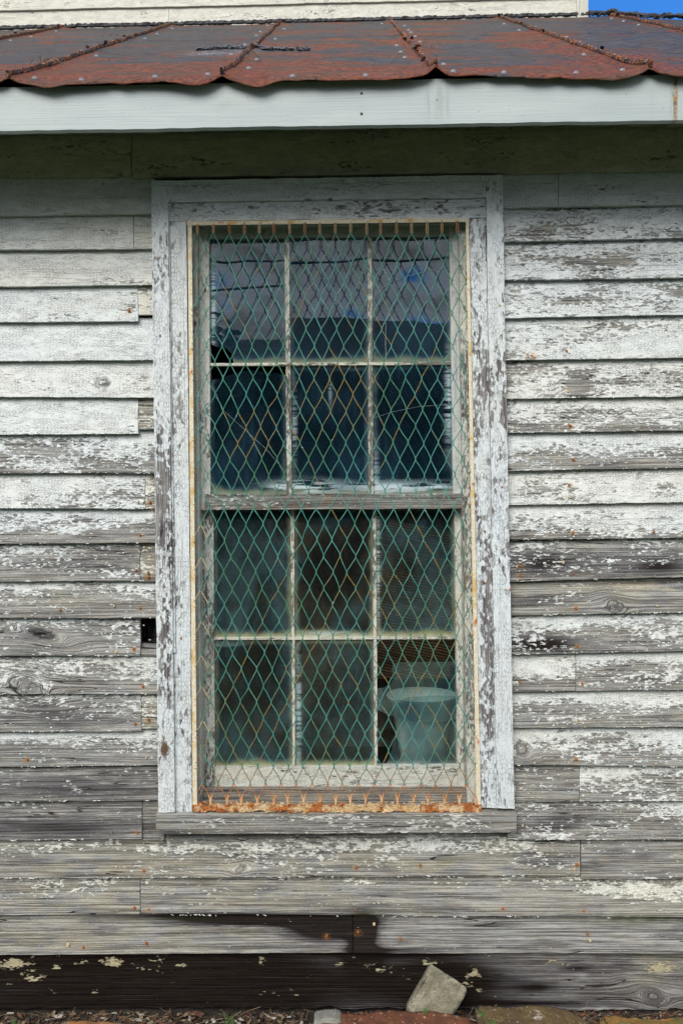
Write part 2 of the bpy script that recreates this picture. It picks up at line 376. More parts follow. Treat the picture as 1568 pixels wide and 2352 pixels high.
def mat_roof(seam=False):
    t = NT('roof_seam_metal' if seam else 'rusted_roof_metal'); p = t.n('NewGeometry').outputs['Position']
    w = t.vadd(p, t.vscale(t.vadd(t.noise(p, scale=9, detail=3, color=True), (-.5,-.5,-.5)), .12))
    a = t.noise(t.scale(w, (3.2, 5.5, 5)), detail=5, rough=.62)
    b = t.noise(t.scale(w, (13, 42, 30), (4,1,2)), detail=5, rough=.65)
    c = t.noise(t.scale(p, (70, 70, 70)), detail=3, rough=.6)
    grey = t.mix(t.ramp(b, .35, .65), (.030,.032,.040), (.075,.074,.080))
    red = t.mix(t.ramp(c, .35, .65), (.085,.022,.012), (.21,.062,.026))
    org = (.30,.09,.02)
    rd = t.attr('rust')
    f = t.math('ADD', t.math('ADD', a, t.math('MULTIPLY', b, .35)), t.math('MULTIPLY', rd, .40))
    fr = t.ramp(f, .615, .69)
    col = t.mix(t.math('MULTIPLY', fr, .92), grey, red)
    brown = t.ramp(t.noise(t.scale(w, (6, 14, 14), (9,9,1)), detail=4), .46, .60, 0, .65)
    col = t.mix(brown, col, (.075,.050,.034))
    orr = t.ramp(t.math('ADD', b, t.math('MULTIPLY', rd, .10)), .66, .76)
    col = t.mix(t.math('MULTIPLY', orr, .75), col, org)
    bl = t.ramp(t.noise(t.scale(w, (22, 110, 80), (7,1,1)), detail=3, rough=.6), .60, .64)
    col = t.mix(t.math('MULTIPLY', bl, .9), col, (.012,.010,.010))
    sil = t.math('MULTIPLY', t.attr('cream'), t.ramp(t.noise(t.scale(w, (40, 60, 90), (2,2,2)), detail=5), .50, .56))
    col = t.mix(t.math('MINIMUM', sil, 1.0), col, (.27,.29,.34))
    dk = t.math('MINIMUM', t.attr('dark'), 1.0)
    col = t.mix(dk, col, (.02,.02,.024))
    if seam:
        k = t.ramp(t.noise(p, scale=48, detail=3), .40, .50)
        col = t.mix(k, col, t.mix(t.ramp(c, .50, .62), (.022,.022,.027), (.40,.13,.025)))
        col = t.mix(t.ramp(t.noise(p, scale=120, detail=2), .62, .68), col, (.42,.40,.36))
    h = t.math('ADD', t.math('MULTIPLY', b, 1.0), t.math('MULTIPLY', c, .35))
    h = t.math('SUBTRACT', h, t.math('MULTIPLY', bl, .5))
    nrm = t.bump(h, .004, .7)
    return t.done(t.bsdf(col, t.ramp(b, .3, .7, .5, .8), nrm, **{'Specular IOR Level': .22}))
M_ROOF = mat_roof(); M_SEAM = mat_roof(True)

def simple(name, col, rough=.7, nscale=30.0, var=.25, bumpd=.002, spec=.3, col2=None, metallic=0.0, detail=5):
    t = NT(name); p = t.n('TexCoord').outputs['Object']
    n = t.noise(p, scale=nscale, detail=detail, rough=.62)
    c2 = col2 or tuple(max(0, x*(1-var*2)) for x in col)
    c = t.mix(t.ramp(n, .35, .65), col, c2)
    return t.done(t.bsdf(c, rough, t.bump(n, bumpd, .8), **{'Specular IOR Level': spec, 'Metallic': metallic}))
M_NAIL = simple('rusty_nail', (.36,.14,.03), .8, 300, .4, .001, col2=(.22,.07,.02))
M_NAILP = simple('painted_nail', (.62,.56,.42), .8, 300, .4, .001, col2=(.45,.25,.08))
M_NAILS = simple('galvanised_nail', (.42,.45,.5), .45, 300, .3, .001, metallic=.3)
M_TAR = simple('roof_tar', (.018,.018,.021), .55, 60, .3, .006, col2=(.05,.05,.055))
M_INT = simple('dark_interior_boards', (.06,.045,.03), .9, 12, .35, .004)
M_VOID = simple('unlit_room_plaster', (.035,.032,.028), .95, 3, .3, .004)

def mat_guardbar(bottom=False):
    t = NT('guard_bar_rusted' if bottom else 'guard_bar_paint'); p = t.n('TexCoord').outputs['Object']
    a = t.noise(t.scale(p, (1, 1, .45) if not bottom else (1,1,1)), scale=42 if not bottom else 26, detail=5, rough=.65)
    b = t.noise(p, scale=150, detail=3)
    cream = t.mix(t.ramp(b, .35, .65), (.70,.67,.56), (.62,.53,.34))
    if bottom: cream = t.mix(t.ramp(b, .35, .65), (.72,.58,.38), (.62,.38,.15))
    ru = t.mix(t.ramp(b, .4, .6), (.58,.17,.02), (.28,.08,.02))
    och = t.mix(t.ramp(t.noise(p, scale=18, detail=3), .52, .70), cream, (.58,.38,.12))
    f = t.ramp(a, .44, .55) if bottom else t.ramp(a, .60, .70)
    col = t.mix(f, och, ru)
    v = t.n('TexVoronoi', {'Vector': p, 'Scale': 190.0}, feature='DISTANCE_TO_EDGE').outputs['Distance']
    col = t.mix(t.ramp(v, .0, .08, .7 if bottom else .25, 0), col, (.20,.10,.04))
    h = t.math('ADD', a, t.math('MULTIPLY', t.ramp(v, 0, .2), .25))
    return t.done(t.bsdf(col, .75, t.bump(h, .006 if bottom else .002, .9)))
M_BAR = mat_guardbar(); M_BARB = mat_guardbar(True)

def mat_wire():
    t = NT('green_coated_wire'); p = t.n('NewGeometry').outputs['Position']; 
    och = t.attr('tan'); ru = t.attr('rust')
    n1 = t.noise(p, scale=4.5, detail=3, rough=.6); n2 = t.noise(p, scale=26, detail=3, rough=.6); n3 = t.noise(p, scale=330, detail=2)
    teal = t.mix(t.ramp(n2, .35, .65), (.032,.185,.155), (.08,.30,.255))
    teal = t.mix(t.ramp(n1, .45, .65, 0, .7), teal, (.05,.17,.06))
    f = t.math('ADD', och, t.math('MULTIPLY', t.math('SUBTRACT', n2, .5), 1.3))
    oc = t.mix(t.ramp(n3, .4, .6), (.30,.20,.035), (.13,.085,.022))
    col = t.mix(t.ramp(f, .25, .75, 0, .95), teal, oc)
    col = t.mix(t.ramp(n3, .60, .66, 0, .6), col, (.04,.07,.05))
    col = t.mix(t.ramp(t.noise(p, scale=60, detail=2), .70, .74, 0, .8), col, (.45,.55,.50))
    rc = t.mix(t.ramp(n3, .4, .6), (.46,.17,.03), (.24,.06,.015))
    rc = t.mix(t.attr('cream'), rc, (.60,.50,.30))
    col = t.mix(t.math('MINIMUM', ru, 1.0), col, rc)
    return t.done(t.bsdf(col, .6, t.bump(n3, .0008, .7), **{'Specular IOR Level': .35}))
M_WIRE = mat_wire()

def mat_glass(name='window_glass', film=(.10,.26,.42), filmk=.03, edgek=.32, edgec=(.30,.36,.27), rough=.0, smk=.03, film_b=(.05,.15,.24)):
    t = NT(name); uv = t.attr('gc', True)      # gc.x, gc.y = metres from the pane's left and bottom edges, gc.z = id
    e = t.attr('peel')                        # distance to the nearest side, metres
    low = t.attr('tan')                       # distance to the bottom edge
    p = t.n('NewGeometry').outputs['Position']
    n = t.noise(p, scale=14, detail=4, rough=.6); n2 = t.noise(t.scale(p, (60, 60, 12)), detail=4, rough=.65)
    fr = t.n('Fresnel', {'IOR': 1.55, 'Normal': t.bump(t.noise(p, scale=7.0, detail=1), 0.0005, .6)}).outputs[0]
    fr = t.math('MULTIPLY', fr, 1.08, clamp=True)
    gl = t.n('BsdfGlossy', {'Color': (.92,.95,1,1), 'Roughness': rough, 'Normal': t.bump(t.noise(p, scale=7.0, detail=1), 0.0005, .6)}).outputs[0]
    tr = t.n('BsdfTransparent', {'Color': (.80,.88,.90,1)}).outputs[0]
    base = t.n('MixShader', {0: fr, 1: tr, 2: gl}).outputs[0]
    ed = t.math('ADD', e, t.math('MULTIPLY', t.math('SUBTRACT', n, .5), .03))
    side = t.ramp(ed, .0, .022, .55*edgek, 0)
    lo = t.math('ADD', low, t.math('MULTIPLY', t.math('SUBTRACT', n, .5), .05))
    bot = t.ramp(lo, .0, .035, 1.0*edgek, 0)
    bot2 = t.ramp(lo, .02, .22, .07*edgek, 0)
    spots = t.ramp(t.noise(p, scale=210, detail=1), .74, .77, 0, .35)
    n4 = t.noise(t.scale(p, (7, 7, 4.5), (3,1,8)), detail=5, rough=.62)
    sm = t.math('ADD', t.math('MULTIPLY', t.ramp(n2, .5, .8), .06), t.ramp(n4, .44, .68, 0, smk))
    f = t.math('ADD', t.math('ADD', side, bot), t.math('ADD', bot2, spots))
    f = t.math('ADD', f, t.math('ADD', sm, filmk), clamp=True)
    f = t.math('ADD', f, t.math('MULTIPLY', t.attr('moss'), .6), clamp=True)
    white = t.math('MULTIPLY', t.attr('cream'), t.ramp(t.noise(t.scale(p, (12, 12, 110)), detail=4, rough=.6), .40, .56))
    film2 = t.mix(t.ramp(t.noise(t.scale(p, (5, 5, 4), (9,2,4)), detail=4), .46, .58), film, film_b)  # dirt film; the panes' dark blue reflection tone is painted into its colour
    dc = t.mix(t.ramp(t.math('ADD', side, bot), 0, .3), film2, edgec)
    df = t.n('BsdfDiffuse', {'Color': dc}).outputs[0]
    sh = t.n('MixShader', {0: f, 1: base, 2: df}).outputs[0]
    wd = t.n('BsdfDiffuse', {'Color': (.50,.60,.64,1)}).outputs[0]
    sh = t.n('MixShader', {0: t.math('MINIMUM', white, .9), 1: sh, 2: wd}).outputs[0]
    return t.done(sh)
M_GLASS = mat_glass()
M_GLASS2 = mat_glass('dirty_green_glass', film=(.20,.34,.38), filmk=.032, edgek=.5, edgec=(.36,.38,.24), smk=.08, film_b=(.17,.165,.13))
M_SHARD = mat_glass('broken_glass', film=(.36,.50,.46), filmk=.06, edgek=.2, edgec=(.5,.58,.5))

# rust bleeding from the nails
NAILS = [(296,713),(317,1152),(344,1154),(349,1170),(321,1229),(331,1257),(312,1311),(340,1316),(340,1326),(262,1392),(321,1397),(138,1402),
 (307,1491),(267,1497),(340,1654),(310,1664),(62,1745),(336,1741),(328,1577),(1301,806),(1220,817),(1304,898),(1309,977),(1317,1055),(1307,1114),
 (1308,1142),(1316,1224),(1501,1221),(1193,1299),(1293,1292),(1193,1321),(1317,1317),(1323,1397),(1509,1392),(1326,1485),(1194,1567),(1337,1570),
 (1323,1657),(1323,1745),(257,1912),(314,1913),(267,1993),(330,2001),(308,2087),(342,2089),(156,2172),(191,2177),(335,2168),(750,2151),(1200,1897),
 (818,1994),(965,1989),(1325,1987),(1319,1998),(1340,2093),(816,2089),(1154,2088),(859,2124),(822,2142),(919,2158),(1349,2147),(1355,2162)]
WEAR += [('rust',u_,v_+2,7,5,.75) for u_,v_ in NAILS[::2]]
# ------------------------------------------------------------------ the house
house = empty('clapboard_house', (0, 0, 0), 'weathered white clapboard building with peeling paint and a rusty lean-to metal roof', 'house')

# rows: bottom lip of every course at u=0 / at the left casing, then at the right casing / at u=1568
LB = [(405,401),(495,490),(573,570),(657,653),(740,737),(829,827),(911,913),(998,995),(1086,1086),(1167,1169),(1249,1247),
      (1335,1334),(1420,1419),(1506,1506),(1594,1594),(1681,1679),(1762,1757),(1843,1839),(1931,1928)]
RB = [(397,388),(476,469),(555,545),(643,637),(730,722),(827,822),(916,909),(994,988),(1081,1074),(1160,1153),(1239,1235),
      (1335,1326),(1414,1407),(1503,1495),(1590,1584),(1673,1669),(1758,1762),(1843,1840),(1929,1929)]
LP = [0,.04,.08,.05,.15,.09,.12,.19,.38,.30,.48,.64,.56,.60,.60,.64,.56,.76,.80]
RP = [0,.06,.24,.34,.30,.26,.26,.40,.40,.20,.36,.68,.78,.58,.50,.44,.46,.46,.60]
LC = [.4,.4,.4,.4,.1,.05,.25,.15,.0,.2,.0,.2,.2,.2,.3,.2,.1,.2,.2]
RC = [.0,.0,.0,.0,.0,.2,.4,.3,.1,.3,.2,.2,.4,.2,.3,.3,.3,.4,.4]
LTOP = [0]*8 + [.2,.1,.6,.2,.35,.3,.3,.35,.6,.1,.1]
RTOP = [0]*7 + [.4,.5,.1,.6,.3,.15,.5,.45,.6,.55,.3,.3]
YL, YT, TH = -.034, -.014, .014     # lip depth, top depth, lip thickness
sid = Acc()
def board(u0, vb0, u1, vb1, vt0, vt1, peel, cream=.2, yo=0.0, top=0.0, moss=0.0, dark=0.0, acc=None, tan=0.42, chip=.0016):
    ppx(acc or sid, (u0, vb0), (u1, vb1), (u1, vt1-7), (u0, vt0-7), (YL+yo, YL+yo, YT+yo*.3, YT+yo*.3), TH,
        {'peel': peel, 'cream': cream, 'moss': moss, 'dark': dark, 'tan': tan}, warp=.0022, chip=chip, edge=.0011, top_paint=top)
def lineL(k): a, b = LB[k]; return lambda u: a + (b-a)*u/350.
def lineR(k): a, b = RB[k]; return lambda u: a + (b-a)*(u-1160)/408.
UE0, UE1 = -640, 2210
LJ = {1:[UE0,336+20], 2:[UE0,307,360], 3:[UE0,360], 4:[UE0,318,362], 5:[UE0,362], 6:[UE0,364], 7:[UE0,318,366], 8:[UE0,366], 9:[UE0,334,368],
      10:[UE0,370], 11:[UE0,322,370], 12:[UE0,372], 13:[UE0,323], 14:[UE0,374], 15:[UE0,325,374], 16:[UE0,376], 17:[UE0,376], 18:[UE0,327,378]}
RJ = {1:[1140,1283,UE1], 14:[1165,1322,UE1], 17:[1168,1331,UE1]}
for k in range(1, 19):
    f, g = lineL(k), lineL(k-1); js = LJ[k]
    for q in range(len(js)-1):
        a, b = js[q], js[q+1]-1.2
        short = q > 0
        dv = 0; pe = LP[k]
        if short and k == 4: dv = -14; pe = .3
        if short and k == 7: dv = -10; pe = .55
        if short and k == 18: dv = 10
        if short and k == 11: dv = 3; pe = .6
        if short and k == 15: dv = -5
        cr = LC[k] if not short else .75
        board(a, f(a)+dv, b, f(b)+dv, g(a), g(b), pe, cr, yo=(.0035 if short else 0), top=LTOP[k], tan=.7 if short else .25,
              dark={11:.2, 13:.15, 15:.22, 17:.42, 18:.45}.get(k, .05))
    f, g = lineR(k), lineR(k-1); js = RJ.get(k, [1150 if k < 8 else 1165, UE1])
    for q in range(len(js)-1):
        a, b = js[q], js[q+1]-1.2
        pe = RP[k]; cr = RC[k]; y = 0
        if k == 14 and q == 0: pe = .45; cr = .4
        if k == 17 and q == 0: pe = .7; y = .003
        board(a, f(a), b, f(b), g(a), g(b), pe, cr, yo=y, top=RTOP[k], dark={11:.35, 12:.15, 13:.3, 14:.1, 18:.25}.get(k, 0))
# courses below the window
def span(u0, u1, b0, b1, t0, t1, peel, cream, **k): board(u0, b0, u1, b1, t0, t1, peel, cream, **k)
span(UE0, 1332, 2020, 2012, 1925, 1910, .72, .55, tan=.5)
span(1334, UE1, 2018, 2020, 1926, 1926, .78, .4, tan=.4, yo=-.001)
span(UE0, 321, 2105, 2101, 2016, 2013, .76, .8, top=.4, tan=.6)
span(323, UE1, 2100, 2110, 2013, 2016, .84, .8, top=.2, tan=.5, yo=-.001)
span(UE0, 809, 2199, 2189, 2098, 2098, .98, .8, tan=.5)
span(811, UE1, 2189, 2193, 2100, 2104, .96, .6, tan=.2, yo=-.002)
# remains of a broken strip in the hole left of the window
ppx(sid, (322,1487),(366,1489),(366,1479),(322,1477), -.012, .008, {'peel':1.2,'dark':.4})
ppx(sid, (322,1506),(372,1507),(372,1493),(322,1491), -.026, .010, {'peel':1.1,'dark':.3})
# lifted and hanging chips of paint
FLK = []
def lips():
    for k in range(1, 19):
        for f, pk, a, b in ((lineL(k), LP[k], 0, 345), (lineR(k), RP[k], 1175, 1568)):
            yield f, pk, a, b, k
    yield (lambda u: 2018-.004*u), .7, 0, 1330, 19
    yield (lambda u: 2100+.006*u), .7, 330, 1568, 20
for f, pk, a, b, k in lips():
    n = int((b-a)/350*(5 + 40*min(pk, .75)))
    for i in range(n):
        u = random.uniform(a, b)
        if vn(u*.035, 0, k*3+7) < .55: continue
        v = f(u) + random.uniform(-1.5, 1.2)
        w = random.choice([.002,.003,.004,.006,.009]); h = random.uniform(.0007,.0019)
        base = {'peel': -1, 'cream': random.uniform(0, .9)}
        flake(sid, W(u, v, YL-.002), w, h, random.uniform(-.9, .2), random.uniform(-.3,.3), base)
    m = int((b-a)/350*55*max(0, 1-abs(pk-.38)/.34))
    for i in range(m):
        u = random.uniform(a, b); v = f(u) - random.uniform(4, 72)
        yl = YL + (YT-YL)*(f(u)-v)/82.
        flake(sid, W(u, v, yl-.0022), random.uniform(.002,.007), random.uniform(.0010,.0026), random.uniform(-.35, .05), random.uniform(-.3,.3),
              {'peel': -1, 'cream': random.uniform(0, .7)})
siding = sid.build('siding', M_SIDING, house)

# nails
def disc(name, r, h, seg=8):
    me = bpy.data.meshes.new(name); bm = bmesh.new()
    bmesh.ops.create_cone(bm, cap_ends=True, segments=seg, radius1=r, radius2=r*.7, depth=h)
    bmesh.ops.rotate(bm, verts=bm.verts, matrix=Matrix.Rotation(R(90), 3, 'X'))
    bm.to_mesh(me); bm.free(); return me
nail_r = disc('nail', .0044, .006); nail_r.materials.append(M_NAIL)
nail_p = disc('nail', .0044, .005); nail_p.materials.append(M_NAILP)
for i, (u, v) in enumerate(NAILS):
    o = bpy.data.objects.new('nail', nail_p if i % 4 == 1 else nail_r); COL.objects.link(o); o.parent = siding
    o.location = W(u, v, YL + .001); s_ = random.uniform(.75, 1.25); o.scale = (s_, 1, s_)

# board behind the hole and the wall core (with a window opening), room inside
core = Acc()
def boxw(acc, u0, v0, u1, v1, y, th, base=None, **k): ppx(acc, (u0, v1), (u1, v1), (u1, v0), (u0, v0), y, th, base, **k)
kw = dict(step=.2, edge=0, end_edge=0, knots=False)
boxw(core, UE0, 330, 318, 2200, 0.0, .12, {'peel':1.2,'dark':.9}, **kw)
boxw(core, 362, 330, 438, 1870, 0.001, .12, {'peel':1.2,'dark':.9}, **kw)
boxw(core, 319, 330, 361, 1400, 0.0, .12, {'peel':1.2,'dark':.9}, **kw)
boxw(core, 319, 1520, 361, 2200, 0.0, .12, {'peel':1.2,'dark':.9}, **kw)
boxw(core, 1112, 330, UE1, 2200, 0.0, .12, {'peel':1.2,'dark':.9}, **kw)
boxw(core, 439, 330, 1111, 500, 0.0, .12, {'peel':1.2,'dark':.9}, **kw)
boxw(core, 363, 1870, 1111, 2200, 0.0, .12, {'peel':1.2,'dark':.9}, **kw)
for i, u in enumerate((322, 338, 352)):      # split lath boards deep in the hole
    boxw(core, u, 1402, u+13, 1518, .075+.006*(i % 2), .02, {'peel':1.2,'dark':.75}, step=.02, edge=.002, knots=False)
core.build('wall_framing', M_BEAM, house)

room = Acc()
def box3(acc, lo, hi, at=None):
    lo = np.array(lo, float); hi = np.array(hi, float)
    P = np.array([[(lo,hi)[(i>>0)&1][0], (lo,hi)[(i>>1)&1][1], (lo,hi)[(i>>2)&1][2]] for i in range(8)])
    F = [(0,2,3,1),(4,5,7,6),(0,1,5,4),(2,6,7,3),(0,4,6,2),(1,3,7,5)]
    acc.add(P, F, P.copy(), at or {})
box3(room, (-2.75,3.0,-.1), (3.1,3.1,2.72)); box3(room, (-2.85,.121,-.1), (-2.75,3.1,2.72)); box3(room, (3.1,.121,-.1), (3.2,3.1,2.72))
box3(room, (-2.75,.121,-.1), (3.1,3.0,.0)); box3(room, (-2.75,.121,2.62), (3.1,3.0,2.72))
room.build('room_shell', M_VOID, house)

# rotten sill beam
bm_ = Acc()
for _k in range(46):
    _u, _v = random.uniform(0, 1568), random.choice([random.uniform(2196, 2225), random.uniform(2200, 2310)]); _r = random.uniform(3, 14)
    WEAR.append(('peel', _u, _v, _r*1.4, _r*.55, -random.uniform(.2, .5))); WEAR.append(('tan', _u+9, _v, _r*2.2, _r, random.uniform(0, 1)))
WEAR += [('dark',300,2265,760,150,1.3),('dark',1050,2255,170,80,.6),('peel',30,2215,40,14,-.6),('peel',75,2245,34,16,-.6),('peel',130,2222,14,8,-.5),('peel',20,2262,16,6,-.5),('cream',45,2230,90,30,.7),('peel',262,2212,20,16,-.6),('peel',370,2200,30,5,-.4),('peel',740,2208,10,6,-.5),('peel',600,2280,200,20,-.1),('cream',262,2215,40,30,.8),
         ('peel',1000,2212,30,8,-.5),('peel',1530,2225,60,18,-.6),('peel',880,2225,70,14,-.35),('peel',1090,2240,30,40,-.45),('cream',950,2240,300,60,.8),('tan',1490,2230,60,40,.8),
         ('dark',1300,2306,200,10,.6),('dark',1330,2225,60,10,.7),('dark',1240,2270,60,14,.5),('peel',1400,2240,60,10,-.35),('moss',1540,2200,60,8,.6),('dark',1430,2215,30,20,.5),('peel',600,2205,8,14,-.7),('peel',975,2208,12,10,-.6)]
ppx(bm_, (UE0,2318),(UE1,2316),(UE1,2186),(UE0,2190), (-.004,-.004,-.010,-.010), .10, {'peel':.99,'dark':.15,'cream':.6}, warp=.009, edge=.009, cross=.008)
bm_.build('sill_beam', M_BEAM, house)

# eaves: top board, soffit, fascia
WEAR += [('dark',985,230,7,60,1.),('dark',1008,225,9,60,1.),('dark',1030,230,6,50,.9),('dark',1500,230,6,60,.3),('rust',1549,220,5.0,75,1.4),('moss',200,196,200,10,.5),('moss',700,190,250,9,.5),
         ('dark',118,250,30,6,.3),('moss',518,245,30,14,.25),('dark',830,235,6,30,.35)]
ev = Acc()  # olive of frieze and soffit: mildew, with eave shade painted in
ppx(ev, (UE0,413),(301,402),(301,305),(UE0,322), (-.034,-.034,-.020,-.020), .014, {'peel':.14,'cream':.5,'moss':.22,'dark':.1}, warp=.002, chip=.001)
ppx(ev, (303,407),(UE1,382),(UE1,274),(303,305), (-.036,-.036,-.022,-.022), .014, {'peel':.12,'cream':.5,'moss':.25,'dark':.1}, warp=.002, chip=.001)
ev.build('frieze_board', M_EAVE, house)
YE = -.342
def zrel(v, y): return (1176-v)*S*(D+y)/D
sof = Acc(); zs0 = EYE + 1.172
for i in range(4):
    y0 = YE+.021 + i*.0715
    plank(sof, [np.array([W(UE0,0)[0], y0, zs0-.016]), np.array([W(UE1,0)[0], y0, zs0+.036]), np.array([W(UE1,0)[0], y0+.069, zs0+.036]), np.array([W(UE0,0)[0], y0+.069, zs0-.016])], 0.004,
          {'peel':.15,'moss':.3,'dark':.2}, step=.03, knots=False)
sof.build('soffit', M_EAVE, house)
fa = Acc()
ppx(fa, (UE0,310),(UE1,265),(UE1,158),(UE0,212), YE, .020, {'peel':0}, edge=.0012, warp=.002)
fascia = fa.build('fascia_board', M_FASCIA, house)
hole_me = disc('nail_hole', .0042, .003); hole_me.materials.append(M_TAR)
for (u, v) in ((830,213),(830,260),(1003,228)):
    o = bpy.data.objects.new('nail_hole', hole_me); COL.objects.link(o); o.parent = fascia; o.location = W(u, v, YE-.0015)
    if u == 1003: o.scale = (.35, 1, .35)

# roof: grid with the sheets' sag and the raised seams
YEV, YTOP = -.368, 1.82
SEAMS = [-2.058, -1.480, -.902, -.3236, .255, .834, 1.412, 1.99]
XC = 1.318
def zroof_plain(x, y):
    ue = 784 + x/(S*(D+YEV)/D); ut = 784 + x/(S*(D+YTOP)/D)
    ze = zrel(188.5 - .0125*ue, YEV); zt = zrel(67 - .0235*ut, YTOP)
    return EYE + ze + (zt-ze)*(y-YEV)/(YTOP-YEV)
def zroof(x, y):
    z = zroof_plain(x, y)
    edge = np.exp(-((y-YEV)/.10)**2)
    for i, sx in enumerate(SEAMS):
        dx = x - sx
        z = z + (.009 + .018*edge*(.8+.3*math.sin(i*1.9)))*np.exp(-np.abs(dx/.022)**1.35)
        z = z - (.002 + .005*math.sin(i*2.3+1))*edge*np.exp(-((np.abs(dx)-.09)/.05)**2)
    z = z + .006*(fbm(x*2.2, y*2.2, 31)-.5)*2 + .0030*(fbm(x*9, y*5, 77)-.5)*2*(1+edge*2.2)
    z = z + .005*np.exp(-((y-.87+.02*x)/.012)**2) + edge*.0022*(vn(x*34, y*10, 12)-.5)*2
    return z
ro = Acc()
xs = np.arange(-2.35, 3.4, .012); ys = np.concatenate([np.linspace(YEV, YEV+.12, 16), np.arange(YEV+.14, YTOP+.03, .022)])
X, Y = np.meshgrid(xs, ys, indexing='ij')
hipy = np.clip(YTOP + .02 - (X - XC), YEV+.02, YTOP+.02)           # hip line
Ycl = YEV + (Y-YEV)*(hipy-YEV)/(ys[-1]-YEV)
Ycl = Ycl + np.where(Y == ys[0], .008*(fbm(X*9, X*0, 5)-.5)*2, 0)
Z = zroof(X, Ycl); Z = Z - np.where(Y == ys[0], .006, 0)*(0.5+vn(X*25, X*0, 3))
P = np.stack([X.ravel(), Ycl.ravel(), Z.ravel()], 1); nx, ny = len(xs)-1, len(ys)-1
edge = np.exp(-((P[:,1]-YEV)/.28)**2)
seamd = np.min([np.abs(P[:,0]-s) for s in SEAMS], 0)
RWEAR = [('cream',480,121,50,5,.8),('cream',560,118,24,5,.8),('rust',300,165,330,22,.5),('rust',150,150,80,14,.4),('rust',650,150,120,25,.5),
         ('rust',760,95,90,14,.4),('rust',980,90,70,30,.5),('rust',1230,90,100,18,.5),('rust',1430,140,90,14,.6),('dark',300,68,400,3,.4),
         ('rust',1300,160,240,6,.4),('rust',900,168,100,8,.4),('dark',1100,50,400,3,.35)]
u, v = to_px(P); at = {'rust': .55*edge + 0.25*np.exp(-(seamd/.04)**2) - .30, 'cream': np.zeros(len(P)), 'dark': np.zeros(len(P))}
for c, a, b, ru, rv, k in RWEAR: at[c] = at[c] + k*np.exp(-((u-a)/ru)**2 - ((v-b)/rv)**2)
at['dark'] = at['dark'] + .9*np.exp(-((P[:,1]-(.87-.02*P[:,0])+.012)/.006)**2) * (np.sin(P[:,0]*9)>-.9)
F = grid_faces(nx, ny)
ro.add(P, F, P.copy(), at)
roof = ro.build('roof', M_ROOF, house, smooth=True)
md = roof.modifiers.new('t', 'SOLIDIFY'); md.thickness = .0025; md.offset = -1
# other side of the hip, deck under the sheets
hs = Acc(); L = 2.1
Pq = [[XC, YTOP+.02, 0], [XC+YTOP-YEV, YEV+.02, 0], [XC+YTOP-YEV, 5, 0], [XC, 5, 0]]
zt = float(zroof_plain(np.array([XC]), np.array([YTOP]))[0]); zb = float(zroof_plain(np.array([XC+2.1]), np.array([YEV]))[0])
Pq[0][2] = Pq[3][2] = zt; Pq[1][2] = Pq[2][2] = zb-.02
Pq = np.array(Pq); hs.add(np.concatenate([Pq, Pq - [0,0,.02]]), [(0,1,2,3),(7,6,5,4),(0,4,5,1),(1,5,6,2),(2,6,7,3),(3,7,4,0)], np.concatenate([Pq,Pq]), {})
hs.build('side_roof', M_ROOF, house)
dk = Acc(); xx = [-2.3, 3.0]
for (ya, yb, dz) in ((YE+.025, 1.83, .03),):
    P = []
    for x in np.linspace(-2.3, 3.2, 12):
        yb2 = min(yb, YTOP-(x-XC)-.05)
        for y in (ya, max(yb2, ya+.05)):
            z = float(zroof_plain(np.array([x]), np.array([y]))[0]); P += [[x,y,z-dz],[x,y,z-dz-.02]]
    P = np.array(P); F = []
    for i in range(11):
        a = 4*i; b = a+4
        F += [(a,b,b+2,a+2),(a+1,a+3,b+3,b+1),(a,a+1,b+1,b),(a+2,b+2,b+3,a+3)]
    dk.add(P, F, P.copy(), {'peel':1.2,'dark':1.0})  # near-black colour stands for the shade inside the seam openings
dk.build('roof_deck', M_BEAM, house)

def tube(acc, pts, r, seg=6, at=None, rj=0.0, cap=True, flat=1.0):
    pts = np.asarray(pts, float); n = len(pts)
    T = np.gradient(pts, axis=0); T /= np.linalg.norm(T, axis=1)[:,None]+1e-9
    up = np.array([0,1,0.]) if abs(T[0][1]) < .8 else np.array([1.,0,0])
    P = []
    rr = np.broadcast_to(np.asarray(r, float), (n,))
    for i in range(n):
        a = np.cross(T[i], up); a /= np.linalg.norm(a)+1e-9; b = np.cross(a, T[i])
        for k in range(seg):
            t = 2*math.pi*k/seg; q = rr[i]*(1+random.uniform(-rj, rj))
            P.append(pts[i] + (a*math.cos(t) + b*math.sin(t)*flat)*q)
    F = [(i*seg+k, i*seg+(k+1) % seg, (i+1)*seg+(k+1) % seg, (i+1)*seg+k) for i in range(n-1) for k in range(seg)]
    if cap: F += [tuple(range(seg))[::-1], tuple(range((n-1)*seg, n*seg))]
    P = np.array(P)
    a2 = {k: (np.repeat(v, seg) if np.ndim(v) else v) for k, v in (at or {}).items()}
    acc.add(P, F, P.copy(), a2)
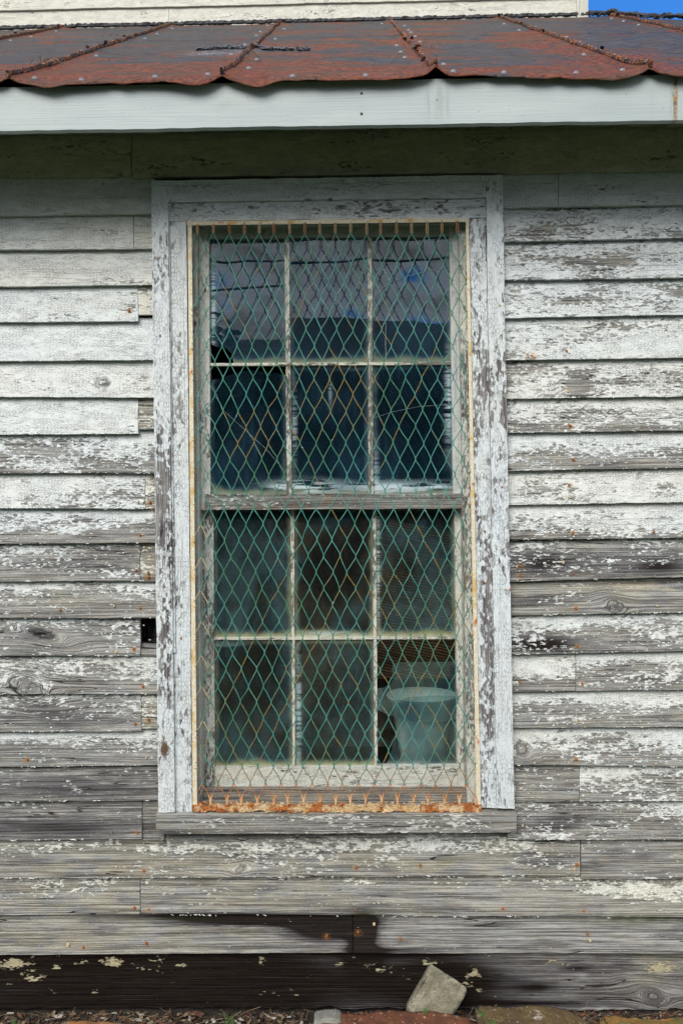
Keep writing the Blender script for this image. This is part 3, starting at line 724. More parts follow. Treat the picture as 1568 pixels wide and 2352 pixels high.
for si, sx in enumerate(SEAMS):
    a = Acc(); ytop = YTOP if sx < XC else max(YEV+.3, YTOP-(sx-XC)); ny_ = int((ytop-YEV)/.014)
    yy = np.linspace(YEV-.004, ytop, ny_)
    xw = sx + .006*(fbm(yy*9, yy*0, 40+si)-.5)*2
    zz = zroof(xw, yy) + .004
    tube(a, np.stack([xw, yy, zz], 1), .0085 + .004*(vn(yy*24, yy*0, si+9)-.3), 8, {'rust': .3}, rj=.05, flat=.6)
    for j in range(int(7)):     # curled tabs and flakes of the crimped metal
        y = random.uniform(YEV, ytop); flake(a, (sx+random.uniform(-.02,.02), y, float(zroof(np.array([sx]), np.array([y]))[0])+.014), random.uniform(.006,.016), random.uniform(.004,.009),
              random.uniform(.6,1.6), random.uniform(-1.5,1.5), {'rust': random.uniform(0,1), 'cream': random.uniform(-.5,.4)}, .001)
    o = a.build('roof_seam', M_SEAM, roof)
# roofing nails
rn = disc('roofing_nail', .008, .006); rn.materials.append(M_NAILS)
RN = []
for sx in SEAMS:
    for y in np.arange(YEV+.045, 1.7, .19): RN.append((sx+.05*random.choice([-1,1]), y+random.uniform(-.04,.04)))
    for k in (.19,.39): RN.append((sx+k, YEV+.035+random.uniform(-.01,.01)))
for (x, y) in RN:
    if x > 1.9 or x < -1.9 or y > YTOP-(max(x, XC)-XC)-.05: continue
    o = bpy.data.objects.new('roofing_nail', rn); COL.objects.link(o); o.parent = roof
    o.location = (x, y, float(zroof(np.array([x]), np.array([y]))[0])+.004); o.rotation_euler = (R(-58), 0, 0)
# tar edging along the upper wall and the hip
ta = Acc()
xx = np.linspace(-2.3, XC+.005, 260)
tube(ta, np.stack([xx, xx*0+YTOP-.012, zroof_plain(xx, xx*0+YTOP-.02)+.010+.006*fbm(xx*14,xx*0,8)], 1), .013, 6, rj=.35)
hx = np.linspace(XC, XC+1.9, 190)
tube(ta, np.stack([hx, YTOP-(hx-XC), zroof(hx, YTOP-(hx-XC))+.012+.014*(fbm(hx*9,hx*0,9))], 1), .012, 6, rj=.5)
ta.build('roof_flashing', M_TAR, house)
# silvery peeled patch of roofing, a mesh of thin curls lying on the sheet
sp = Acc()
for i in range(120):
    t = random.random(); x0 = -.52 + .40*t; y0 = .42 + .06*math.sin(t*5) + random.gauss(0, .018)
    flake(sp, (x0, y0, float(zroof(np.array([x0]), np.array([y0]))[0])+.004), random.uniform(.006,.02), random.uniform(.004,.012), random.uniform(.9,1.7), random.uniform(-.6,.6),
          {'cream': 1.5 if random.random() < .75 else 0, 'dark': 0 if random.random() < .8 else .8}, .0012)
sp.build('roof_patch', simple('silver_roof_coating', (.27,.29,.34), .5, 60, .3, .002, col2=(.06,.06,.07)), roof)
# twigs and wire scraps caught on the seams
tw = Acc()
for (u0, v0, n) in ((100,158,5),(570,138,5),(270,90,3),(985,112,4)):
    for i in range(n):
        y = YEV + .15 + random.uniform(-.08,.15); 
        # point on the roof under the survey position
        ysol = None
        for yy_ in np.arange(YEV, YTOP, .01):
            p = W(u0+random.uniform(-18,18), v0, yy_)
            if float(zroof_plain(np.array([p[0]]), np.array([yy_]))[0]) >= p[2]-.002 and yy_ > YEV+.02: ysol = yy_; break
        if ysol is None: ysol = YEV+.1
        p = W(u0+random.uniform(-20,20), v0, ysol); q0 = np.array([p[0], ysol, float(zroof(np.array([p[0]]), np.array([ysol]))[0])+.018])
        d = np.array([random.uniform(-1,1), random.uniform(-.6,.6), random.uniform(.0,.35)])*random.uniform(.02,.05)
        pts = [q0 + d*t + np.array([0,0,.012*math.sin(t*3+i)]) for t in np.linspace(-1, 1, 8)]
        tube(tw, pts, .0012, 4)
setp(tw.build('dry_twigs', simple('dry_twig', (.22,.17,.12), .9, 60)), 'dry brown twigs and scraps caught along the rusty roof seams', 'twigs', kind='stuff')

# upper storey
up = Acc(); YU = YTOP
def uu(v): return v
rowh = 49.5
for r in range(0, 12):
    b0 = 70 - r*rowh + (2 if r else 8); sl = -.0235
    f = lambda u, b=b0: b + sl*u
    ua, ub = -300, 1324
    js = [ua, 388, ub] if r == 0 else ([ua, 700, ub] if r % 2 else [ua, 1030, ub])
    for q in range(len(js)-1):
        a, b = js[q], js[q+1]-.6
        ppx(up, (a, f(a)), (b, f(b)), (b, f(b)-rowh-4), (a, f(a)-rowh-4), (YU-.018,YU-.018,YU-.006,YU-.006), TH,
            {'peel': .05 if r else .09, 'cream': .45, 'tan': .3}, step=.02, chip=.0016, edge=.0015, knots=False)
up.build('upper_siding', M_UPPER, house)
uw = Acc(); box3(uw, (-2.35,YU+.002,2.9), (XC-.002,5.0,5.4)); uw.build('upper_wall_core', M_UPPER, house)
cb = Acc(); ppx(cb, (1350.5,60),(1350.5,-500),(1325,-500),(1325,60), YU-.022, .06, {'peel':.08,'cream':.4}, step=.02)
cb.build('corner_board', M_UPPER, house)

# ------------------------------------------------------------------ the window
wj = Acc()                     # jambs: the box lining of the opening
def yquad(acc, pts, th_axis, base): pass
JB = {'peel': .25, 'cream': .35, 'dark': .0}
def lerp(a, b, t): return a + (b-a)*t
# left and right jamb blocks, head
ppx(wj, (441,1848),(430,515),(452,515),(463,1848), -.012, .12, JB, step=.012)
ppx(wj, (1095,1846),(1070,505),(1053,505),(1073,1846), -.012, .13, {'peel':.35,'cream':.6}, step=.012)
ppx(wj, (430,519),(1072,512),(1072,470),(430,478), -.010, .13, {'peel':.15,'cream':.2,'moss':.55,'dark':.35}, step=.012)
ppx(wj, (446,1846),(1092,1843),(1092,1815),(446,1815), .012, .12, {'peel':.85,'cream':.5,'tan':.6}, step=.01)
window = wj.build('window', M_SASH, house)

def part(name, mat, quads, base, parent=window, **k):
    a = Acc()
    for q in quads:
        (p, y, th) = q[:3]; b = dict(base)
        if len(q) > 3: b.update(q[3])
        ppx(a, *p, y, th, b, **k)
    return a.build(name, mat, parent)
kc = dict(edge=.0016, warp=.0012, end_edge=.0012)
# side casings: flat board plus raised outer band
CB = {'peel':.22,'cream':.0,'tan':0}
part('side_casing', M_CASING, [
    (((441,1866),(428,509),(385,509),(401,1866)), -.046, .046, {'peel':.16}),
    (((401,1867),(385,430),(347,418),(364,1867)), -.058, .058, {'peel':.24}),
    (((386.5,1500),(384.5,470),(388,470),(403,1500)), -.052, .02, {'peel':.1})], CB, **kc)
part('side_casing', M_CASING, [
    (((1141,1857),(1114,501),(1077,502),(1104,1855)), -.046, .046, {'peel':.26}),
    (((1181,1858),(1153,402),(1116,415),(1141,1857)), -.058, .058, {'peel':.22})], CB, **kc)
part('head_casing', M_CASING, [
    (((385,507.5),(1116,499),(1116,454),(385,464)), -.0475, .045, {'peel':.19}),
    (((385,463),(1116,453),(1150,416),(350,424)), -.057, .057, {'peel':.15}),
    (((347,424),(1153,414),(1153,401),(347,414)), -.064, .064, {'peel':.08})], CB, **kc)
part('sill', M_SIDING, [
    (((358,1917),(1186,1913),(1186,1872),(358,1876)), -.075, .075, {'peel':.68,'tan':.4,'cream':.6,'dark':.05}),
    ], {}, edge=.002, warp=.001)
# sloping top of the sill
a = Acc(); 
plank(a, [W(358,1877,-.0755), W(1186,1873,-.0755), np.array([*W(1180,0,-.0)[:1], .0, W(0,1846,0)[2]]), np.array([*W(366,0,0)[:1], .0, W(0,1848,0)[2]])], .01, {'peel':.85,'tan':.4,'cream':.7}, edge=.0015)
a.build('sill_slope', M_SIDING, window)
for (u, v) in ((640,1871),(1120,1862),(500,1868),(700,1866),(900,1867),(980,1862),(395,1866),(378,1868)):
    pass

YA, YB = .014, .046   # upper (outer) and lower (inner) sash faces
SB = {'peel':.28,'cream':.25}
part('upper_sash', M_SASH, [
    (((458,1172),(450,520),(480,520),(483,1172)), YA, .030, {'peel':.22}),
    (((1074,1166),(1054,510),(1031,510),(1041,1166)), YA, .030, {'peel':.10,'cream':.1}),
    (((481,546),(1032,541),(1032,512),(481,516)), YA+.001, .029, {'peel':.15,'moss':.35}),
    (((470,1171),(1062,1168),(1060,1133),(470,1135)), YA-.008, .040, {'peel':.66,'cream':.1,'tan':.3,'rust':.0})], SB, edge=.001)
part('lower_sash', M_SASH, [
    (((463,1819),(455,1150),(489.5,1150),(493,1819)), YB, .030, {'peel':.38}),
    (((1076,1817),(1069,1150),(1043,1150),(1051,1817)), YB, .030, {'peel':.25,'cream':.6}),
    (((493,1819),(1052,1816),(1051,1760),(493,1763)), YB-.0005, .031, {'peel':.22,'cream':.55})], SB, edge=.001)
def muntin(q, y, pe, cr=.6): part('muntin', M_SASH, [(q, y, .022)], {'peel': pe, 'cream': cr}, edge=.0008, step=.006)
muntin(((659,1134),(653,544),(663.5,544),(670,1134)), YA+.006, .45)
muntin(((846,1134),(844,544),(853.5,544),(858,1134)), YA+.006, .42)
muntin(((480,840),(1036,837),(1036,831),(480,833.5)), YA+.0045, .30, .8)
muntin(((672,1762),(667,1168),(675,1168),(678,1762)), YB+.006, .35)
muntin(((860,1762),(855,1168),(863,1168),(867,1762)), YB+.006, .35)
muntin(((488,1470.5),(1050,1468),(1050,1462),(488,1464.5)), YB+.0045, .35, .9)

# panes: polygons with real thickness
WEAR_G = [('cream',700,1118,70,12,1.2),('cream',900,1120,80,10,1.2),('cream',1000,1118,40,8,.8),('cream',640,1122,20,6,.6),('cream',1030,920,7,90,.9),('cream',489,700,5,110,.9),
          ('cream',862,1100,6,60,.5),('cream',760,1466-6,60,5,1.0),('cream',685,1640,5,110,.8),('cream',676,980,4,60,.6),('cream',760,900,2,30,.7),('cream',500,1480,40,4,.5),
          ('moss',560,640,70,60,.05),('cream',868,1300,4,120,.8),('cream',530,548,60,6,.6)]
def tri_poly(pts):
    bm = bmesh.new(); vs = [bm.verts.new(p) for p in pts]; bm.faces.new(vs)
    return bm
def pane(poly, y, rect, mat, name='pane', label=None, tilt=0.0, th=.003, grow=.012):
    """poly in survey units; rect = glazed opening (l, t, r, b)"""
    bm = bmesh.new(); vs = [bm.verts.new(Vector(W(a, b, y))) for a, b in poly]
    f = bm.faces.new(vs); f.normal_update()
    if f.normal.y > 0: f.normal_flip()
    bmesh.ops.triangulate(bm, faces=bm.faces[:])
    for _ in range(30):
        es = [e for e in bm.edges if e.calc_length() > grow]
        if not es or _ > 4: break
        bmesh.ops.subdivide_edges(bm, edges=es, cuts=1); bmesh.ops.triangulate(bm, faces=bm.faces[:])
    bm.verts.index_update()
    P = np.array([list(v.co) for v in bm.verts]); F = [tuple(v.index for v in fc.verts) for fc in bm.faces]
    be = [e for e in bm.edges if e.is_boundary]; n = len(P)
    Q = P + np.array([0, th, 0])
    FF = list(F) + [tuple(i+n for i in f[::-1]) for f in F]
    for e in be:
        a, b = e.verts[0].index, e.verts[1].index; FF.append((a, a+n, b+n, b))
    P2 = np.concatenate([P, Q]); u, v = to_px(P2); l, t, r, b = rect
    at = {'peel': np.minimum.reduce([u-l, r-u, v-t, b-v])*S, 'tan': (b-v)*S, 'cream': np.zeros(len(P2)), 'moss': np.zeros(len(P2))}
    for c, a_, b_, ru, rv, k in WEAR_G: at[c] = at[c] + k*np.exp(-((u-a_)/ru)**2 - ((v-b_)/rv)**2)
    bm.free()
    ac = Acc()
    if tilt: 
        zc = P2[:,2].min(); P2[:,1] += (P2[:,2]-zc)*tilt
    ac.add(P2, FF, P2.copy(), at)
    o = ac.build(name, mat, window)
    if label: o['label'] = label
    return o
UR = [(478,544,655,834),(662,544,846,834),(852,544,1034,834)]; UR2 = [(481,838,658,1136),(668,838,848,1136),(856,838,1042,1136)]
LR = [(488,1166,670,1465),(674,1166,858,1465),(862,1166,1046,1465)]; LR2 = [(491,1469,674,1764),(676,1469,862,1764),(865,1469,1052,1764)]
def rectp(r): l, t, q, b = r; return [(l,b),(q,b),(q,t),(l,t)]
yg1, yg2 = YA+.014, YB+.014
tl = [.012, -.006, -.004]
pane([(537,834),(655,834),(655,544),(478,544),(478,788),(495,795),(520,801),(532,812)], yg1, UR[0], M_GLASS, label='cracked pane with its lower left corner missing', tilt=.010)
pane(rectp(UR[1]), yg1, UR[1], M_GLASS, tilt=-.004); pane(rectp(UR[2]), yg1, UR[2], M_GLASS, tilt=-.002)
pane([(481,1136),(658,1136),(658,872),(650,862),(640,857),(605,853),(580,850),(555,852),(530,860),(505,868),(481,874)], yg1, UR2[0], M_GLASS, label='broken pane with its top edge missing')
pane(rectp(UR2[1]), yg1, UR2[1], M_GLASS, tilt=.003); pane(rectp(UR2[2]), yg1, UR2[2], M_GLASS)
for r in LR: pane(rectp(r), yg2, r, M_GLASS2)
pane(rectp(LR2[0]), yg2, LR2[0], M_GLASS2); pane(rectp(LR2[1]), yg2, LR2[1], M_GLASS2)
pane([(865,1630),(890,1641),(920,1650),(960,1659),(1000,1660),(1052,1652),(1052,1520),(930,1521),(905,1524),(898,1538),(905,1554),(896,1572),(880,1580),(865,1582)], yg2, LR2[2], M_SHARD,
     label='broken pane with its top missing and a curved lower edge')
pane([(880,1764),(1052,1764),(1052,1600),(1000,1598),(935,1602),(916,1612),(905,1700),(893,1745)], yg2+.012, LR2[2], M_SHARD, name='glass_shard', label='loose glass shard standing in the lower right opening')
# crack lines
M_CRACK = simple('crack_edge', (.35,.42,.42), .4, 80)
for pts, r_ in (([(853,700),(866,672),(890,650),(930,636),(980,622),(1032,612)], .0007), ([(487,880),(510,940),(560,985),(610,1030),(655,1083)], .0005),
                ([(858,960),(900,946),(960,934),(1030,928)], .0004), ([(886,740),(885,790),(887,834)], .0009)):
    ck = Acc(); tube(ck, [W(a, b, yg1-.001) for a, b in pts], r_, 4); ck.build('glass_crack', M_CRACK, window)

# ------------------------------------------------------------------ things inside the room
def slab(name, pts, y0, th, mat, label, cat, tilt=0.0):
    bm = bmesh.new(); vs = [bm.verts.new(Vector(W(a, b, y0))) for a, b in pts]; zmin = min(v.co.z for v in vs)
    for v in vs: v.co.y += (v.co.z-zmin)*tilt
    f = bm.faces.new(vs); ex = bmesh.ops.extrude_face_region(bm, geom=[f])
    for g in ex['geom']:
        if isinstance(g, bmesh.types.BMVert): g.co.y += th
    bmesh.ops.recalc_face_normals(bm, faces=bm.faces)
    bmesh.ops.bevel(bm, geom=bm.edges[:], offset=.002, segments=1, affect='EDGES')
    c = sum((v.co for v in bm.verts), Vector())/len(bm.verts); c.z = min(v.co.z for v in bm.verts)
    for v in bm.verts: v.co -= c
    me = bpy.data.meshes.new(name); bm.to_mesh(me); bm.free()
    o = link(name, me, mat, None, c); return setp(o, label, cat)
def mat_ribbed():
    t = NT('ribbed_board'); p = t.n('TexCoord').outputs['Object']
    q = t.n('Mapping', {0: p, 2: (0, R(-12), 0)}).outputs[0]
    wv = t.n('TexWave', {'Vector': q, 'Scale': 32.0, 'Distortion': 1.2, 'Detail': 2.0}, wave_type='BANDS', bands_direction='Z').outputs['Fac']
    n = t.noise(t.scale(q, (4, 4, 60)), detail=4)
    col = t.mix(t.ramp(wv, .2, .7), (.05,.025,.012), (.32,.19,.09)); col = t.mix(t.ramp(n, .4, .65), col, (.10,.06,.03))
    return t.done(t.bsdf(col, .8, t.bump(wv, .006, .8)))
slab('leaning_board', [(845,1560),(1068,1560),(1110,1235),(900,1195),(866,1260)], .30, .03, mat_ribbed(), 'brown ribbed board leaning inside behind the right hand panes', 'board', tilt=.12)
slab('dark_panel', [(640,1770),(900,1770),(930,1600),(880,1480),(700,1455)], .42, .03, simple('stained_panel', (.16,.12,.08), .85, 14, .4), 'dark brown stained panel standing inside behind the lower middle panes', 'panel', tilt=.15)
slab('rusty_sheet', [(470,1330),(700,1290),(760,1210),(600,1190),(470,1240)], .75, .02, simple('rusty_sheet', (.10,.045,.025), .9, 10, .3), 'reddish brown sheet hanging inside behind the lower left panes', 'sheet')
# pale plastic tub: lathe
def lathe(name, prof, seg, mat, loc, label, cat, sc=(1,1,1)):
    bm = bmesh.new(); rings = []
    for r, z in prof: rings.append([bm.verts.new((r*math.cos(2*math.pi*k/seg)*sc[0], r*math.sin(2*math.pi*k/seg)*sc[1], z)) for k in range(seg)])
    for a, b in zip(rings, rings[1:]):
        for k in range(seg): bm.faces.new((a[k], a[(k+1)%seg], b[(k+1)%seg], b[k]))
    bm.faces.new(rings[0][::-1]); bm.normal_update()
    me = bpy.data.meshes.new(name); bm.to_mesh(me); bm.free()
    me.polygons.foreach_set('use_smooth', [True]*len(me.polygons))
    o = link(name, me, mat, None, loc); return setp(o, label, cat)
tb = W(972, 1768, .16)
lathe('plastic_tub', [(.050,0),(.070,.012),(.084,.09),(.102,.19),(.118,.232),(.122,.240),(.118,.243),(.098,.19),(.080,.09),(.06,.025)], 28,
      simple('milky_plastic', (.66,.74,.66), .45, 8, .10, .001), (float(tb[0]), .20, float(tb[2])), 'pale milky plastic tub behind the broken lower right pane', 'tub')
# shelf inside that carries the tub and boards
sh = Acc(); box3(sh, (-.45,.125,float(tb[2])-.03), (.55,.60,float(tb[2])-.001)); so = sh.build('window_bench', M_INT, None)
setp(so, 'dark wooden bench top inside just below the window', 'bench')

# ------------------------------------------------------------------ window guard
guard = empty('window_guard', tuple(W(765, 1862, -.05)), 'green diamond wire guard in a cream painted rusty frame over the window', 'window guard')
gl = Vector(guard.location)
def gpart(acc, name, mat):
    o = acc.build(name, mat, guard, smooth=False); o.location = -gl; return o
YG = -.052
def bar(p0, p1, w0, w1, y, th, mat, name, at=None, lumpy=0.0):
    a = Acc(); n = 160; P = []
    for i in range(n+1):
        t = i/n; u = lerp(p0[0], p1[0], t); v = lerp(p0[1], p1[1], t)
        dx, dy = p1[0]-p0[0], p1[1]-p0[1]; L = math.hypot(dx, dy); nx_, ny_ = -dy/L, dx/L; w = lerp(w0, w1, t)/2
        j1 = w*(1+lumpy*(vn(t*90, 0, 3)-.4)); j2 = w*(1+lumpy*(vn(t*90, 5, 4)-.4)); yj = y - lumpy*.006*vn(t*70, 9, 5)
        P += [W(u-nx_*j1, v-ny_*j1, yj), W(u-nx_*j1, v-ny_*j1, y+th), W(u+nx_*j2, v+ny_*j2, y+th), W(u+nx_*j2, v+ny_*j2, yj)]
    F = [(4*i+k, 4*i+(k+1)%4, 4*i+4+(k+1)%4, 4*i+4+k) for i in range(n) for k in range(4)] + [(0,3,2,1),(4*n,4*n+1,4*n+2,4*n+3)]
    P = np.array(P); a.add(P, F, P.copy(), at or {}); return gpart(a, name, mat)
bar((435.5,506),(447.5,1852), 9, 10, YG, .014, M_BAR, 'side_bar')
bar((1072.5,500),(1099,1852), 7, 10, YG, .014, M_BAR, 'side_bar')
bar((429,512.5),(1077,504), 9, 9.5, YG-.001, .014, M_BAR, 'top_bar')
bar((442,1855),(1105,1857), 17, 15, YG-.003, .020, M_BARB, 'bottom_bar', lumpy=.8)
# scale and lumps of rust on the bottom bar
a = Acc()
for i in range(230):
    t = random.random(); u = 450+640*t; v = random.choice([1846, 1848, 1850, 1862, 1864]) + random.uniform(-3, 3)
    flake(a, W(u, v, YG-.006+random.uniform(-.004,.004)), random.uniform(.003,.010), random.uniform(.002,.005), random.uniform(-.8,.8), random.uniform(-.6,.6), {}, .0015)
gpart(a, 'rust_scale', M_BARB)

# wire strands
YW = -.048
NR = 35; V0, V1 = 533.0, 1836.0; NC = 18
def gx(c, r):          # column position c (in pitches) at half-row r
    t = r/NR; x0 = lerp(455, 466, t); p = lerp(35.05, 35.7, t); return x0 + c*p
def node(ci, r):       # ci in half-pitches; jittered node
    t = r/NR
    j1 = (_h(np.array(ci), np.array(r), 5)-.5)*4.6; j2 = (_h(np.array(ci), np.array(r), 6)-.5)*4.6
    return gx(ci/2., r)+float(j1), lerp(V0, V1, t)+float(j2)
wm = Acc(); ochre_c = {}
def strand(start, dirn, sid_):
    """zig-zag strand from node to node, bouncing at the sides"""
    pass
RUSTY = [(760,900,90,.9),(560,1000,80,.8),(620,1300,60,.5),(700,760,60,.4),(560,1600,130,.55),(820,1560,120,.5),(640,1540,100,.55),(950,1380,120,.45),(700,1700,200,.4),(850,700,80,.4),(1000,1680,80,.3),(960,1240,60,.5),(620,640,90,.3)]
def och(u, v, d):
    s = 0.0
    for (a, b, r, k) in RUSTY: s = max(s, k*.75*math.exp(-((u-a)**2+(v-b)**2)/(r*r*1.4)))
    s += .9*(float(fbm(np.array(u*.012 + d*u*.004), np.array(v*.010 - d*u*.008), 21+d))-.5)
    return s
half = 4.2   # half the length of the vertical joint where two strands twist
for r in range(NR):
    for ci in range(0, 2*(NC-1)+2):
        if (ci + r) % 2: continue
        for d in (-1, 1):
            cj = ci + d
            if cj < -1 or cj > 2*(NC-1)+1 or ci > 2*(NC-1)+1: continue
            u0, v0 = node(ci, r); u1, v1 = node(cj, r+1)
            b0 = v0 + half; b1 = v1 - half
            n = 6; pts = []; cols = []; rs = []
            bend = (float(_h(np.array(ci*3+d), np.array(r), 8))-.5)*2.2
            for k in range(n+1):
                t = k/n; uu_ = lerp(u0+d*.9, u1-d*.9, t) + bend*math.sin(math.pi*t); vv = lerp(b0, b1, t)
                pts.append(W(uu_, vv, YW + d*.0012*math.cos(math.pi*t) - .0008*math.sin(math.pi*t)))
            o_ = och((u0+u1)/2, (v0+v1)/2, d)
            ix = ci - d*r
            if float(_h(np.array(ix), np.array(d+5), 31)) > .68: o_ += .75*float(vn(np.array(r*.23), np.array(ix*3.1), 17)) - .12
            rr = max(0.0, (v1-1775)/60.)*1.1 if v1 > 1780 else 0.0
            le = .9 if (ci <= 0 and v0 > 1150 and v0 < 1700) else 0.0
            tube(wm, pts, .00145, 5, {'tan': o_, 'rust': max(min(rr, 1), le*.8), 'cream': .75 if le else .05}, cap=False)
for r in range(0, NR+1):
    for ci in range(-1, 2*(NC-1)+2):
        if (ci + r) % 2: continue
        u0, v0 = node(ci, r)
        if r in (0, NR): continue
        o_ = och(u0, v0, 0)
        for sgn in (-1, 1):
            pts = [W(u0 + sgn*.95*math.cos(math.pi*t), v0-half-.6+t*(2*half+1.2), YW + sgn*.0014*math.sin(math.pi*t)) for t in np.linspace(0, 1, 6)]
            tube(wm, pts, .00150, 5, {'tan': o_, 'rust': .8 if v0 > 1800 else 0.0}, cap=True)
gpart(wm, 'wire_mesh', M_WIRE)
# ties: top and bottom loops, side rings
def tie(pts, ru, cr, r=.0023):
    a = Acc(); tube(a, pts, r, 5, {'rust': ru, 'cream': cr, 'tan': .5}, rj=.12); gpart(a, 'wire_tie', M_WIRE)
for c in range(NC):
    u, v = node(2*c, 0); vb = 512.5 - (u-429)*.0131
    k = random.random()
    tie([W(u-1.5, v+2, YW), W(u-2.2, v-6, YW-.004), W(u-1.2, vb+2, YG-.004), W(u+1.2, vb+1, YG-.004), W(u+2.2, v-6, YW-.003), W(u+1.2, v+3, YW)], 1.0, .1+.6*k, .0014)
for c in range(NC):
    u, v = node(2*c+1, NR)
    tie([W(u-4.5, v-10, YW), W(u-1.5, v-1, YW-.002), W(u, 1850, YG-.006)], 1.0, .15+.4*random.random(), .0027)
    tie([W(u+4.5, v-10, YW), W(u+1.5, v-1, YW-.003), W(u+.5, 1850, YG-.007)], 1.0, .1+.3*random.random(), .0027)
for r in range(1, NR-1):
    if r % 2 == 0: continue
    for side in (0, 1):
        if side == 0:
            u, v = node(-1, r); ub = lerp(441, 454, r/NR); sg = -1
        else:
            u, v = node(2*(NC-1)+1, r); ub = lerp(1069, 1094, r/NR); sg = 1
        cr = .8 if side == 0 and r < 24 else .45
        if side == 1 and r < 16: cr = .5
        tie([W(u, v-4, YW), W(lerp(u,ub,.5), v-8, YW-.004), W(ub, v-8+random.uniform(-1,1), YG-.002)], 1.0 if random.random() < .8 else .2, cr)
        tie([W(u, v+4, YW), W(lerp(u,ub,.5), v+6, YW-.004), W(ub, v+6+random.uniform(-1,1), YG-.002)], 1.0 if random.random() < .8 else .2, cr)
# nail heads in the casing
for i, (u, v) in enumerate([(1196//1*1,0)][:0] + [(413,1433),(415,1466),(398,1463),(1113,1220),(1116,1092),(1153,1118),(1151,1261),(1179-5,1353),(366,590),(367,770),(1148,700),(1151,853),(1150,625),(1113,1338),(1160,1353)]):
    o = bpy.data.objects.new('nail', nail_r if i % 2 else nail_p); COL.objects.link(o); o.parent = window
    o.location = W(u, v, -.0475 if (u > 385 and u < 440) or (u > 1080 and u < 1116) else -.0595); o.scale = (.8, 1, .8)

# ------------------------------------------------------------------ ground, stones, litter
def mat_ground():
    t = NT('ground_grass_and_dirt'); p = t.n('NewGeometry').outputs['Position']
    n = t.noise(p, scale=30, detail=6, rough=.7); n2 = t.noise(p, scale=1.2, detail=4); n3 = t.noise(p, scale=170, detail=3)
    dirt = t.mix(t.ramp(n, .35, .65), (.010,.008,.006), (.045,.033,.023))
    grass = t.mix(t.ramp(n3, .35, .65), (.035,.06,.014), (.09,.12,.035))
    y = t.n('SeparateXYZ', {0: p}).outputs[1]
    f = t.ramp(t.math('ADD', y, t.math('MULTIPLY', n2, .4)), -.9, -.4, 1.0, 0.0)
    return t.done(t.bsdf(t.mix(f, dirt, grass), .95, t.bump(t.math('ADD', n, n3), .02, .9)))
me = bpy.data.meshes.new('ground'); bm = bmesh.new()
gx_ = sorted(set([-80,-40,-20,-10,-6,6,10,20,40,80] + list(np.arange(-4, 4.01, .08)))); gy_ = sorted(set([-80,-40,-20,-10,-5,-3,-2,2,20,80] + list(np.arange(-1.2, .6, .06))))
vv_ = [[bm.verts.new((x, y, (.012*(float(fbm(np.array([x*3]), np.array([y*3]), 4)[0])-.5)*2 if abs(x) < 4.1 and -1.3 < y < .5 else 0) - max(0, min(.08, (-y-.1)*.08)))) for y in gy_] for x in gx_]
for i in range(len(gx_)-1):
    for j in range(len(gy_)-1): bm.faces.new((vv_[i][j], vv_[i+1][j], vv_[i+1][j+1], vv_[i][j+1]))
bm.to_mesh(me); bm.free()
setp(link('ground', me, mat_ground()), 'dark dirt and grass at the foot of the wall', None, kind='structure')

def mat_rock(name, c1, c2, c3=None, k3=(.6,.7), sc=9, spots=None, sk=(.66,.70)):
    t = NT(name); p = t.n('TexCoord').outputs['Object']
    n = t.noise(p, scale=sc, detail=6, rough=.65); n2 = t.noise(p, scale=sc*7, detail=4, rough=.65); n3 = t.noise(t.scale(p, (1,1,1), (5,3,1)), scale=sc*1.6, detail=5)
    col = t.mix(t.ramp(n, .35, .65), c1, c2)
    if c3: col = t.mix(t.ramp(n3, *k3), col, c3)
    col = t.mix(t.ramp(n2, .55, .7, 0, .5), col, tuple(x*.35 for x in c1))
    if spots: col = t.mix(t.ramp(t.noise(p, scale=sc*12, detail=2), *sk), col, spots)
    return t.done(t.bsdf(col, .85, t.bump(t.math('ADD', n, t.math('MULTIPLY', n2, .4)), .012, .9)))
def rock(name, pts, y0, th, mat, label, cat='rock', sub=4, rough=.006, bev=.012, lean=0.0, shrink=.85):
    bm = bmesh.new(); back_ = shrink < .9
    front = [Vector(W(a, b, y0 + (th if back_ else 0))) - Vector((0, th if back_ else 0, 0)) for a, b in pts]
    c = sum(front, Vector())/len(front); back = [Vector((p.x, p.y+th, p.z)) for p in front] if back_ else [Vector((c.x+(p.x-c.x)*shrink, p.y+th, c.z+(p.z-c.z)*shrink + lean)) for p in front]
    vf = [bm.verts.new(p) for p in front]; vb = [bm.verts.new(p) for p in back]; n = len(vf)
    bm.faces.new(vf); bm.faces.new(vb[::-1])
    for i in range(n): bm.faces.new((vf[i], vb[i], vb[(i+1) % n], vf[(i+1) % n]))
    bmesh.ops.recalc_face_normals(bm, faces=bm.faces)
    bmesh.ops.bevel(bm, geom=bm.edges[:], offset=bev, segments=2, affect='EDGES', clamp_overlap=True)
    bmesh.ops.triangulate(bm, faces=bm.faces[:])
    for _ in range(sub):
        es = [e for e in bm.edges if e.calc_length() > .012]
        if not es: break
        bmesh.ops.subdivide_edges(bm, edges=es, cuts=1); bmesh.ops.triangulate(bm, faces=bm.faces[:])
    bm.normal_update()
    for v in bm.verts:
        d = mnoise.fractal(v.co*16, 1.0, 2.0, 4)*rough + mnoise.fractal(v.co*60, 1.0, 2.0, 3)*rough*.35
        v.co += v.normal*d
    o_ = Vector((c.x, c.y+th/2, min(v.co.z for v in bm.verts)))
    for v in bm.verts: v.co -= o_
    me = bpy.data.meshes.new(name); bm.to_mesh(me); bm.free(); me.polygons.foreach_set('use_smooth', [True]*len(me.polygons))
    return setp(link(name, me, mat, None, o_), label, cat)
